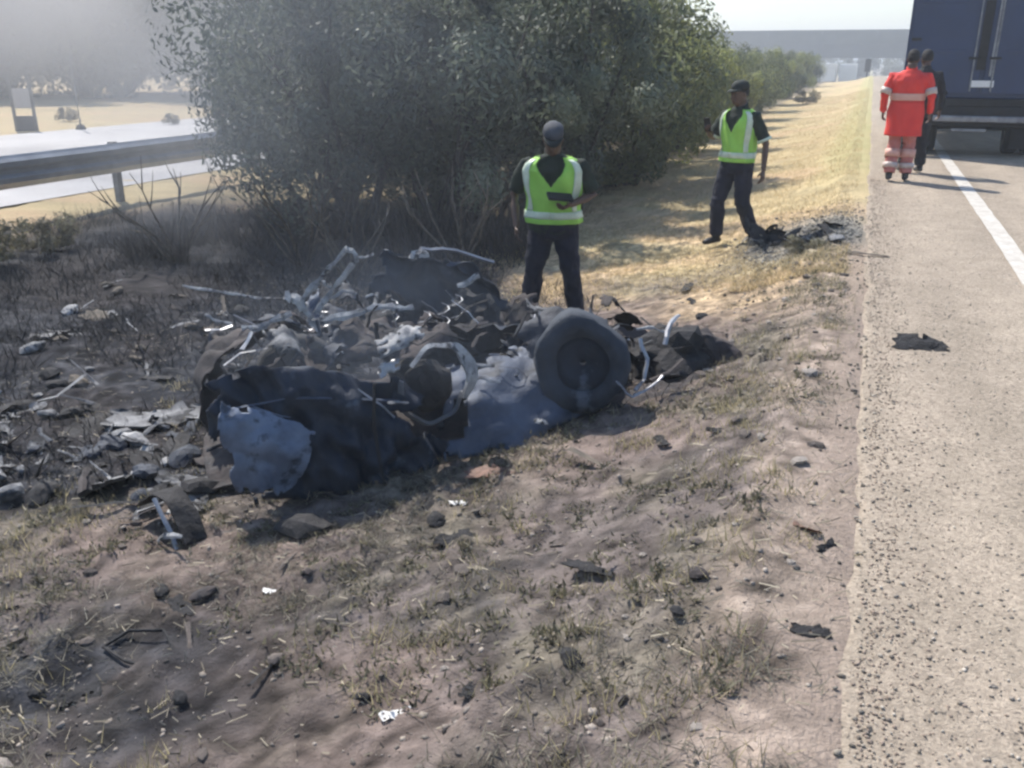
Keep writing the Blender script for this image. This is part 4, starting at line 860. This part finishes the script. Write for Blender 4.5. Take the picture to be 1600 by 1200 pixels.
put_frag(0, M['paper'], -2.14, 2.72, 0.1, .34, 'litter', 'white scrap of litter on the dark soil at left', 'litter')
jl = empty('charred_lump', (-0.86, 9.75, gz(-0.86, 9.75))); tag(jl, 'jagged black lump at the feet of the walking officer', 'lump')
for k, (dx_, dy_, t1, t2, sc_) in enumerate(((0, 0, .9, .3, 1.0), (.08, .05, -.8, .5, .8), (-.08, .02, .4, -.9, .8), (.16, -.02, .2, .4, .6))):
    me = DK[k][1].copy(); me.materials.clear(); me.materials.append(M['char']); link('shard', me, None, jl, (dx_ * 1.5, dy_ * 1.5, .1), (t1, t2, k * 1.3)).scale = (sc_ * 1.5,) * 3
put_frag(7, M['deadwood'], 0.12, 8.35, -0.4, 1.3, 'twig', 'dry twig reaching over the asphalt edge by the weed', 'twig')
put_frag(9, M['deadwood'], -1.0, 4.05, -0.15, 1.0, 'twig', 'long thin dark twig on the soil right of centre', 'twig')
for (x, y, s, rz, lab) in ((-5.35, 3.85, 1.5, .2, 'large sooty pale sheet at the left picture edge'), (-4.2, 4.35, 1.6, .5, 'sooty grey sheet with upturned edge behind the litter heap'), (-3.75, 4.6, 1.5, .6, 'pale ash-coated sheet beside the tail of the wreck'), (-4.7, 3.35, 1.4, .1, 'crumpled pale sheet at the front of the litter heap')):
    put_frag(3, M['soot'], x, y, rz, s, 'ash_sheet', lab, 'metal sheet', lift=.02)
# curved dark wing fragment standing up
bw = empty('bent_fragment', (-2.98, 3.08, gz(-2.98, 3.08)), R(-20)); tag(bw, 'dark curved fragment standing up before the litter heap', 'fragment')
q = [[(-.22 + .44 * u, .03 * math.sin(3 * u) + (-.06 + .12 * v), .22 * math.sin(math.pi * (.15 + .8 * u)) * (1 - .1 * v) - .02) for u in np.linspace(0, 1, 6)] for v in (0, .33, .66, 1)]
sheet('skin', q, M['char'], bw, n=26, m=12, crumple=.02, seed=31, dz=0)
rod('stiffener', [(.0, -.06, .2), (.12, -.08, .1), (.2, -.08, .0)], .012, M['steelgrey'], bw, dz=0, seed=33, lump=.3)
rod('stiffener', [(.05, -.1, .0), (.16, -.1, .07), (.27, -.08, .1)], .014, M['ash'], bw, dz=0, seed=34, lump=.5)
wl = MB(); wl.tube([Vector(p) for p in ((-.14, 0, .01), (-.1, .1, .03), (.05, .13, .05), (.17, .05, .04), (.14, -.05, .02), (0, -.04, .012), (-.14, 0, .01))], .007, 6)
o = wl.build('wire_loop', M['char'], None); o.location = (-2.42, 2.2, gz(-2.42, 2.2) + .005); tag(o, 'bent black wire loop on dark soil in the left foreground', 'wire')

# ------------------------------------------------------------------ people
TZ = np.array([.80, .88, .96, 1.05, 1.15, 1.28, 1.37, 1.43, 1.47, 1.50, 1.58])
TX = np.array([.150, .172, .178, .165, .166, .188, .200, .170, .105, .066, .060])
TY = np.array([.105, .122, .126, .120, .122, .132, .125, .100, .080, .068, .066])
def organic(name, mb, mat, parent, vox, it=5, wrinkle=0.0, wsize=0.07):
    o = mb.build(name, mat, parent, True)
    m_ = o.modifiers.new('join', 'REMESH'); m_.mode = 'VOXEL'; m_.voxel_size = vox; m_.use_smooth_shade = True
    s_ = o.modifiers.new('soften', 'SMOOTH'); s_.factor = .5; s_.iterations = it
    if wrinkle:
        t = bpy.data.textures.new('folds', 'CLOUDS'); t.noise_scale = wsize; t.noise_depth = 2
        d = o.modifiers.new('folds', 'DISPLACE'); d.texture = t; d.strength = wrinkle; d.mid_level = .5; d.texture_coords = 'LOCAL'
    return o
def person(loc, rz, J, label, top, bottom, girth=1.0, vest=False, cap=None, hair=True, sleeves='short', overall=False, hold=None, boots='boot', cuff=None):
    root = empty('person', loc, rz); tag(root, label, 'person')
    lean = J.get('lean', (0, 0))
    V3 = lambda p: Vector(p)
    def off(z): k = max(0, z - .9); return Vector((lean[0] * k, lean[1] * k, 0))
    def ring(z, sc=1.0, add=0.0, n=20, a0=0, a1=2 * math.pi):
        rx = float(np.interp(z, TZ, TX)) * girth * sc + add; ry = float(np.interp(z, TZ, TY)) * girth * sc + add
        o = off(z); return [Vector((rx * math.cos(a), ry * math.sin(a), z)) + o for a in (a0 + (a1 - a0) * k / (n if a1 - a0 > 6.2 else n - 1) for k in range(n))]
    sh = {s: V3(J.get('sh' + s, ((-.185 if s == 'R' else .185) * girth, 0, 1.405))) + off(1.4) for s in 'RL'}
    el = {s: V3(J['el' + s]) + off(1.15) for s in 'RL'}; wr = {s: V3(J['wr' + s]) + off(1.1) for s in 'RL'}
    hip = {s: V3(((-.09 if s == 'R' else .09), 0, .90)) for s in 'RL'}; kn = {s: V3(J['kn' + s]) for s in 'RL'}; an = {s: V3(J['an' + s]) for s in 'RL'}
    toe = {s: V3(J.get('toe' + s, (0, -1, 0))).normalized() for s in 'RL'}
    # --- body
    b = MB(); b.loft([ring(z, .86) for z in TZ])
    hp, hy = J.get('head', (0, 0))                                         # pitch down, yaw
    HR = Euler((hp, 0, hy)).to_matrix(); hc = Vector((0, -.02, 1.50)) + off(1.5)
    def H(p): return hc + HR @ Vector(p)
    b.tube([H((0, .01, -.06)), H((0, .0, .04)), H((0, -.01, .10))], [.060, .056, .058], 14)
    hz = [(.035, .030, .045, -.045), (.045, .045, .058, -.035), (.075, .062, .080, -.020), (.115, .070, .092, -.010), (.16, .074, .098, .0), (.20, .070, .092, .004), (.235, .052, .068, .006), (.252, .022, .03, .006)]
    b.loft([[H((rx * math.cos(a), cy_ + ry * math.sin(a), z)) for a in (2 * math.pi * k / 18 for k in range(18))] for z, rx, ry, cy_ in hz])
    b.tube([H((0, -.095, .155)), H((0, -.112, .125)), H((0, -.118, .108)), H((0, -.10, .098))], [.009, .012, .017, .012], 8)     # nose
    b.tube([H((-.05, -.080, .165)), H((0, -.094, .168)), H((.05, -.080, .165))], [.010, .012, .010], 8)                          # brow
    b.tube([H((-.025, -.088, .072)), H((0, -.097, .072)), H((.025, -.088, .072))], [.008, .011, .008], 8)                        # lips
    for s in (-1, 1): b.ball(H((s * .075, .005, .13)), .03, 8, 6, (.35, .6, 1.0), HR)                                             # ears
    for s in 'RL':
        sx_ = -1 if s == 'R' else 1
        b.tube([sh[s], sh[s].lerp(el[s], .5), el[s], el[s].lerp(wr[s], .35), wr[s]], [.052, .046, .037, .036, .025], 12)
        d = (wr[s] - el[s]).normalized(); nrm = V3(J.get('palm' + s, (-sx_, 0, 0))); nrm = (nrm - d * nrm.dot(d)).normalized(); lat = d.cross(nrm)
        if lat.dot(Vector((0, -1, 0))) < 0: lat = -lat
        curl = J.get('curl' + s, .35)
        b.tube([wr[s] - d * .01, wr[s] + d * .04, wr[s] + d * .085], [.030, .041, .038], 12, .42, up=nrm)
        for fi, (lo, ln) in enumerate(((.030, .070), (.010, .080), (-.010, .074), (-.029, .058))):
            p0 = wr[s] + d * .08 + lat * lo; dd = d.copy(); pts = [p0 - d * .02, p0]
            for k in range(3):
                c_ = curl * (1 + .12 * fi); dd = (dd * math.cos(c_) + (nrm if abs(nrm.dot(dd)) < .98 else -d) * math.sin(c_)).normalized(); pts.append(pts[-1] + dd * ln / 3)
            b.tube(pts, [.0095, .0095, .009, .0085, .007], 8)
        p0 = wr[s] + d * .025 + lat * .03; t1 = (d * .6 + lat * .6 + nrm * .35).normalized(); t2 = (d * .85 + lat * .15 + nrm * .5).normalized()
        b.tube([p0, p0 + t1 * .035, p0 + t1 * .035 + t2 * .032], [.013, .011, .008], 8)
        b.tube([hip[s], hip[s].lerp(kn[s], .5), kn[s], kn[s].lerp(an[s], .35), an[s]], [.080, .062, .044, .042, .033], 14)
        b.tube([an[s] + Vector((0, 0, -.02)) - toe[s] * .04, an[s] + Vector((0, 0, -.05)) + toe[s] * .06, an[s] + Vector((0, 0, -.06)) + toe[s] * .15], [.035, .036, .025], 10)
    organic('body', b, M['skin'], root, .0065, 4)
    for s in (-1, 1):
        MB().ball(H((s * .031, -.083, .142)), .012, 8, 6).build('eye', M['eye'], root, True)
    # --- shirt / overall top
    t = MB(); t.loft([ring(z, 1.0, .012) for z in ([.84, .96, 1.05, 1.15, 1.28, 1.37, 1.43, 1.47, 1.495])])
    for s in 'RL':
        e_ = sh[s].lerp(el[s], .86) if sleeves == 'short' else None
        inn = sh[s].lerp(Vector((0, 0, 1.36)) + off(1.36), .35)
        if sleeves == 'short': t.tube([inn, sh[s], sh[s].lerp(el[s], .5), e_], [.075, .072, .068, .066], 14)
        else: t.tube([inn, sh[s], sh[s].lerp(el[s], .5), el[s], el[s].lerp(wr[s], .5), el[s].lerp(wr[s], .93)], [.075, .074, .066, .058, .052, .046], 14)
    shirt = organic('jacket' if overall else 'shirt', t, M[top], root, .011, 4, .024)
    cl = MB(); cl.loft([[H((r_ * math.cos(a), .012 + r_ * math.sin(a) * 1.05, z + .015 * math.sin(a))) for a in (2 * math.pi * k / 18 for k in range(18))] for z, r_ in ((-.035, .078), (.0, .074), (.022, .072))], caps=False)
    c_o = cl.build('collar', M[top], shirt, True); c_o.modifiers.new('t', 'SOLIDIFY').thickness = .008
    # --- trousers
    tr = MB(); tr.loft([ring(z, 1.0, .010) for z in (.80, .88, .96, 1.02)])
    for s in 'RL':
        tr.tube([hip[s] + Vector((0, 0, .02)), hip[s].lerp(kn[s], .5), hip[s].lerp(kn[s], .9), kn[s].lerp(an[s], .1), kn[s].lerp(an[s], .5), an[s] + (kn[s] - an[s]) * .04], [.104 * min(girth, 1.12), .094 * min(girth, 1.1), .086, .084, .080, .076], 16)
        tr.ball(kn[s], .084, 12, 8)
    trs = organic('trousers', tr, M[bottom], root, .011, 4, .034, .08)
    bl = MB()
    if not overall: bl.loft([ring(z, 1.0, .020) for z in (.985, 1.0, 1.025, 1.03)]).build('belt', M['boot'], trs, True)
    # --- boots
    for s in 'RL':
        bo = MB(); a_ = an[s]
        bo.tube([a_ + Vector((0, 0, .09)), a_ + Vector((0, 0, 0)), a_ + Vector((0, 0, -.045))], [.048, .048, .046], 12)
        bo.tube([a_ + Vector((0, 0, -.048)) - toe[s] * .055, a_ + Vector((0, 0, -.045)) + toe[s] * .05, a_ + Vector((0, 0, -.055)) + toe[s] * .13, a_ + Vector((0, 0, -.062)) + toe[s] * .18], [.038, .046, .046, .030], 12, .8)
        organic('boot', bo, M[boots], root, .009, 3)
    # --- headgear / hair
    if hair:
        hb = MB(); hb.loft([[H((rx * math.cos(a), cy_ + ry * math.sin(a), z + (.035 * max(0, -math.sin(a)) if z < .2 else 0))) for a in (2 * math.pi * k / 18 for k in range(18))] for z, rx, ry, cy_ in
                 [(.10, .066, .080, .022), (.15, .080, .100, .012), (.20, .078, .101, .004), (.24, .060, .078, .006), (.262, .026, .034, .006)]])
        organic('hair', hb, M['hair'], root, .008, 2, .012, .02)
    if cap:
        cm = MB(); cm.loft([[H((rx * math.cos(a), .004 + ry * math.sin(a), z)) for a in (2 * math.pi * k / 22 for k in range(22))] for z, rx, ry in ((.178, .083, .104), (.205, .085, .106), (.235, .080, .098), (.262, .055, .068), (.272, .02, .025))])
        co = cm.build('cap', M[cap], root, True)
        pk = MB(); rows_ = [[H((.075 * math.cos(a), -.004 + r_ * math.sin(a), .186 - dz_)) for a in np.linspace(math.pi * 1.08, math.pi * 1.92, 12)] for r_, dz_ in ((.10, 0), (.135, .006), (.165, .018))]
        k0 = []; 
        pk.v = [tuple(p) for r_ in rows_ for p in r_]; pk.f = [(i * 12 + j, i * 12 + j + 1, (i + 1) * 12 + j + 1, (i + 1) * 12 + j) for i in range(2) for j in range(11)]
        po = pk.build('peak', M['darkcap'], co, True); po.modifiers.new('t', 'SOLIDIFY').thickness = .006
    # --- hi-vis vest
    if vest:
        zs = np.linspace(.93, 1.478, 74); na = 170; a_ = np.linspace(-math.pi / 2, 1.5 * math.pi, na)
        def tv(ai, z, add):
            rx = float(np.interp(z, TZ, TX)) * girth + add; ry = float(np.interp(z, TZ, TY)) * girth + add; o = off(z)
            w_ = .006 * math.sin(9 * ai + 14 * z) + .006 * math.sin(23 * z + 3 * ai)
            return (np.array([(rx + w_) * math.cos(ai), (ry + w_) * math.sin(ai), z]) + np.array(o))
        G = np.array([[tv(ai, z, .030) for ai in a_] for z in zs]); Fq = []
        for i in range(len(zs) - 1):
            for k in range(na - 1):
                am = (a_[k] + a_[k + 1]) / 2; zm = (zs[i] + zs[i + 1]) / 2; da = abs(((am + math.pi / 2 + math.pi) % (2 * math.pi)) - math.pi)   # angle from front
                if da < .62 * max(0, (zm - 1.24)) / .22: continue              # V neck
                sd = min(abs(am), abs(am - math.pi))                            # side arm holes
                if zm > 1.30 and zm < 1.45 and sd < .42: continue
                Fq.append((i * na + k, i * na + k + 1, (i + 1) * na + k + 1, (i + 1) * na + k))
        vo = link('vest', npmesh('vest', G.reshape(-1, 3), np.array(Fq), 4, True), M['vest'], root); vo.modifiers.new('t', 'SOLIDIFY').thickness = .006
        def band(nm, fa, fz, n1, n2, test=lambda a, z: True, add=.037):
            A = np.linspace(*fa, n1); Zs = np.linspace(*fz, n2); Gp = np.array([[tv(ai, z, add) for ai in A] for z in Zs]).reshape(-1, 3)
            fq = [(i * n1 + k, i * n1 + k + 1, (i + 1) * n1 + k + 1, (i + 1) * n1 + k) for i in range(n2 - 1) for k in range(n1 - 1) if test(A[k], Zs[i])]
            bo_ = link(nm, npmesh(nm, Gp, np.array(fq), 4, True), M['reflect'], vo); bo_.modifiers.new('t', 'SOLIDIFY').thickness = .003
        band('reflective_band', (-math.pi / 2, 1.5 * math.pi), (.975, 1.035), 56, 4)
        for c_ in (-math.pi / 2 - .95, -math.pi / 2 + .95, math.pi / 2 - .8, math.pi / 2 + .8):
            band('shoulder_strip', (c_ - .17, c_ + .17), (1.04, 1.462), 6, 22)
    if cuff:
        for s in 'RL':
            p_ = sh[s].lerp(el[s], .80); d_ = (el[s] - sh[s]).normalized(); cb_ = MB(); cb_.tube([p_, p_ + d_ * .03], [.0785, .0775], 16); cb_.build('sleeve_band', M[cuff], shirt, True)
    if overall:
        for z0, z1, nm in ((1.10, 1.19, 'waist_band'),):
            bb = MB(); bb.loft([ring(z, 1.0, .024) for z in np.linspace(z0, z1, 5)], caps=False); x = bb.build(nm, M['pinkband'], shirt, True); x.modifiers.new('t', 'SOLIDIFY').thickness = .006
        sk_ = MB(); sk_.loft([ring(max(z, .80), 1.0, a_) if z >= .8 else [Vector((p.x, p.y, z)) for p in ring(.80, 1.0, a_)] for z, a_ in ((.63, .062), (.66, .06), (.75, .05), (.85, .04), (.95, .028), (1.05, .022), (1.09, .018))], caps=False); x = sk_.build('jacket_skirt', M['red'], shirt, True); x.modifiers.new('t', 'SOLIDIFY').thickness = .006
        for s in 'RL':
            p_ = sh[s].lerp(el[s], .62); d_ = (el[s] - sh[s]).normalized(); cb_ = MB(); cb_.tube([p_, p_ + d_ * .08], [.080, .076], 16); cb_.build('sleeve_band', M['palereflect'], shirt, True)
            for f0, f1 in ((.15, .42), (.62, .80)):
                p_, q_ = kn[s].lerp(an[s], f0), kn[s].lerp(an[s], f1); cb_ = MB(); cb_.tube([p_, q_], [.100, .096], 16, caps=False); x = cb_.build('leg_band', M['palereflect'] if f0 > .5 else M['pinkband'], trs, True); x.modifiers.new('t', 'SOLIDIFY').thickness = .005
    return root, wr, el
o1 = Vector((-2.30, 7.02, gz(-2.30, 7.02) - .01))
p1, w1, e1_ = person(o1, R(12), dict(elR=(-.335, .02, 1.15), wrR=(-.30, -.10, .90), elL=(.335, -.01, 1.17), wrL=(.16, -.22, 1.11), palmL=(-.2, .3, 1), palmR=(1, 0, 0), curlL=.55, knR=(-.16, -.04, .50), knL=(.16, -.02, .50), anR=(-.21, .02, .10), anL=(.21, .05, .10),
       toeR=(-.3, -1, 0), toeL=(.3, -1, 0), head=(.5, .12), lean=(0, -.2)), 'officer with bowed head in lime vest and dark cap behind the wreck', 'uniform', 'trouser', 1.2, True, 'capcloth', True, 'short', cuff=None)
p1.scale = (.97, .97, .97)
o2 = Vector((-1.26, 10.25, gz(-1.26, 10.25) - .01))
p2, w2, e2_ = person(o2, R(-28), dict(elR=(-.31, -.06, 1.17), wrR=(-.20, -.30, 1.27), elL=(.31, .05, 1.13), wrL=(.34, .0, .86), palmR=(.6, .3, .5), curlR=.6, palmL=(-1, 0, 0), knR=(-.13, -.12, .51), knL=(.09, .02, .50), anR=(-.16, -.06, .10), anL=(.10, .26, .13),
       toeR=(-.2, -1, 0), toeL=(.1, -1, -.25), head=(.12, -.25), lean=(.03, -.06)), 'officer in lime vest and dark cap walking on the yellow verge', 'uniform', 'trouser', 1.0, True, 'darkcap', True, 'short', cuff='reflect')
p3, _, _ = person((0.50, 14.08, 0.0), R(176), dict(elR=(-.30, .04, 1.16), wrR=(-.31, -.06, .92), elL=(.30, .04, 1.16), wrL=(.30, -.10, .93), knR=(-.10, -.06, .50), knL=(.09, .0, .49), anR=(-.11, .0, .10), anL=(.10, .12, .11), head=(.15, 0), lean=(0, -.05)),
       'person in long red jacket with pale bands walking away beside the truck', 'red', 'fadedred', 1.22, False, None, True, 'long', overall=True)
p4, _, _ = person((0.74, 15.2, 0.006), R(195), dict(elR=(-.28, .02, 1.15), wrR=(-.30, -.06, .90), elL=(.28, .02, 1.15), wrL=(.30, -.06, .90), knR=(-.09, -.02, .50), knL=(.12, -.05, .49), anR=(-.10, .03, .10), anL=(.14, .0, .10), head=(.05, 0), lean=(0, -.03)),
       'person in black work clothes half hidden by the red jacket', 'darkcloth', 'darkcloth', 1.0, False, None, True, 'long')
# things held
def held(root_, at, size, rot, name, label, cat, mat):
    mw = Matrix.Translation(root_.location) @ Euler((0, 0, root_.rotation_euler[2])).to_matrix().to_4x4()
    m_ = MB().box(-size[0] / 2, size[0] / 2, -size[1] / 2, size[1] / 2, -size[2] / 2, size[2] / 2, .006); o = m_.build(name, mat, None)
    o.matrix_world = mw @ Matrix.Translation(at) @ Euler(rot).to_matrix().to_4x4(); tag(o, label, cat); return o
held(p1, w1['L'] + Vector((-.08, -.045, .035)), (.20, .13, .022), (.25, .1, .3), 'notebook', 'dark notebook in the hand of the bowed officer', 'notebook', M['blacktrim'])
held(p2, w2['R'] + Vector((.05, -.075, .055)), (.08, .012, .15), (.3, 0, .1), 'phone', 'dark phone held up by the walking officer', 'phone', M['blacktrim'])

# ------------------------------------------------------------------ smoke and air
def volume(name, dens, color, noise=None, fall=False):
    m = bpy.data.materials.new(name); m.use_nodes = True; N, L = nodes_of(m); N.remove(N['Principled BSDF']); out = N['Material Output']
    v = N.new('ShaderNodeVolumePrincipled'); v.inputs['Color'].default_value = (*color, 1); v.inputs['Density'].default_value = dens; v.inputs['Anisotropy'].default_value = .25
    L.new(v.outputs[0], out.inputs['Volume'])
    if noise:
        tc = N.new('ShaderNodeTexCoord'); nz = N.new('ShaderNodeTexNoise'); nz.inputs['Scale'].default_value = noise; nz.inputs['Detail'].default_value = 1; L.new(tc.outputs['Object'], nz.inputs['Vector'])
        mr = N.new('ShaderNodeMapRange'); mr.inputs[1].default_value = .40; mr.inputs[2].default_value = .70; L.new(nz.outputs[0], mr.inputs[0])
        ln = N.new('ShaderNodeVectorMath'); ln.operation = 'LENGTH'; L.new(tc.outputs['Object'], ln.inputs[0])
        fr = N.new('ShaderNodeMapRange'); fr.inputs[1].default_value = .95; fr.inputs[2].default_value = .25; L.new(ln.outputs['Value'], fr.inputs[0])
        a = N.new('ShaderNodeMath'); a.operation = 'MULTIPLY'; L.new(mr.outputs[0], a.inputs[0]); L.new(fr.outputs[0], a.inputs[1])
        b = N.new('ShaderNodeMath'); b.operation = 'MULTIPLY'; L.new(a.outputs[0], b.inputs[0]); b.inputs[1].default_value = dens; L.new(b.outputs[0], v.inputs['Density'])
    return m
sm = MB().ball((0, 0, 0), 1.0, 24, 14).build('smoke', volume('drifting_smoke', 0.27, (.68, .665, .67), 1.9), None)
sm.location = (-16.5, 18.0, 3.2); sm.scale = (11.0, 9.5, 4.6); tag(sm, 'thin grey smoke drifting over the left end of the hedge', 'smoke', kind='stuff')
s2 = MB().ball((0, 0, 0), 1.0, 24, 14).build('smoke', volume('thin_smoke', 0.16, (.56, .60, .68), 1.3), None)
s2.location = (-6.6, 8.8, 1.2); s2.scale = (4.2, 2.4, 2.8); tag(s2, 'thin smoke hanging between the wreck and the bushes', 'smoke', kind='stuff')
s3_ = MB().ball((0, 0, 0), 1.0, 24, 14).build('smoke', volume('wreck_smoke', 0.26, (.50, .58, .72), 1.5), None)
s3_.location = (-2.75, 4.45, 0.05); s3_.scale = (1.6, 1.2, 0.75); tag(s3_, 'faint blue smoke hanging over the burnt wreck', 'smoke', kind='stuff')
hz_ = MB().box(-1400, 1400, -700, 2400, -6, 17.5).build('haze', volume('air_haze', 0.0028, (.86, .90, .96)), None); tag(hz_, 'pale haze in the air', 'haze', kind='stuff')
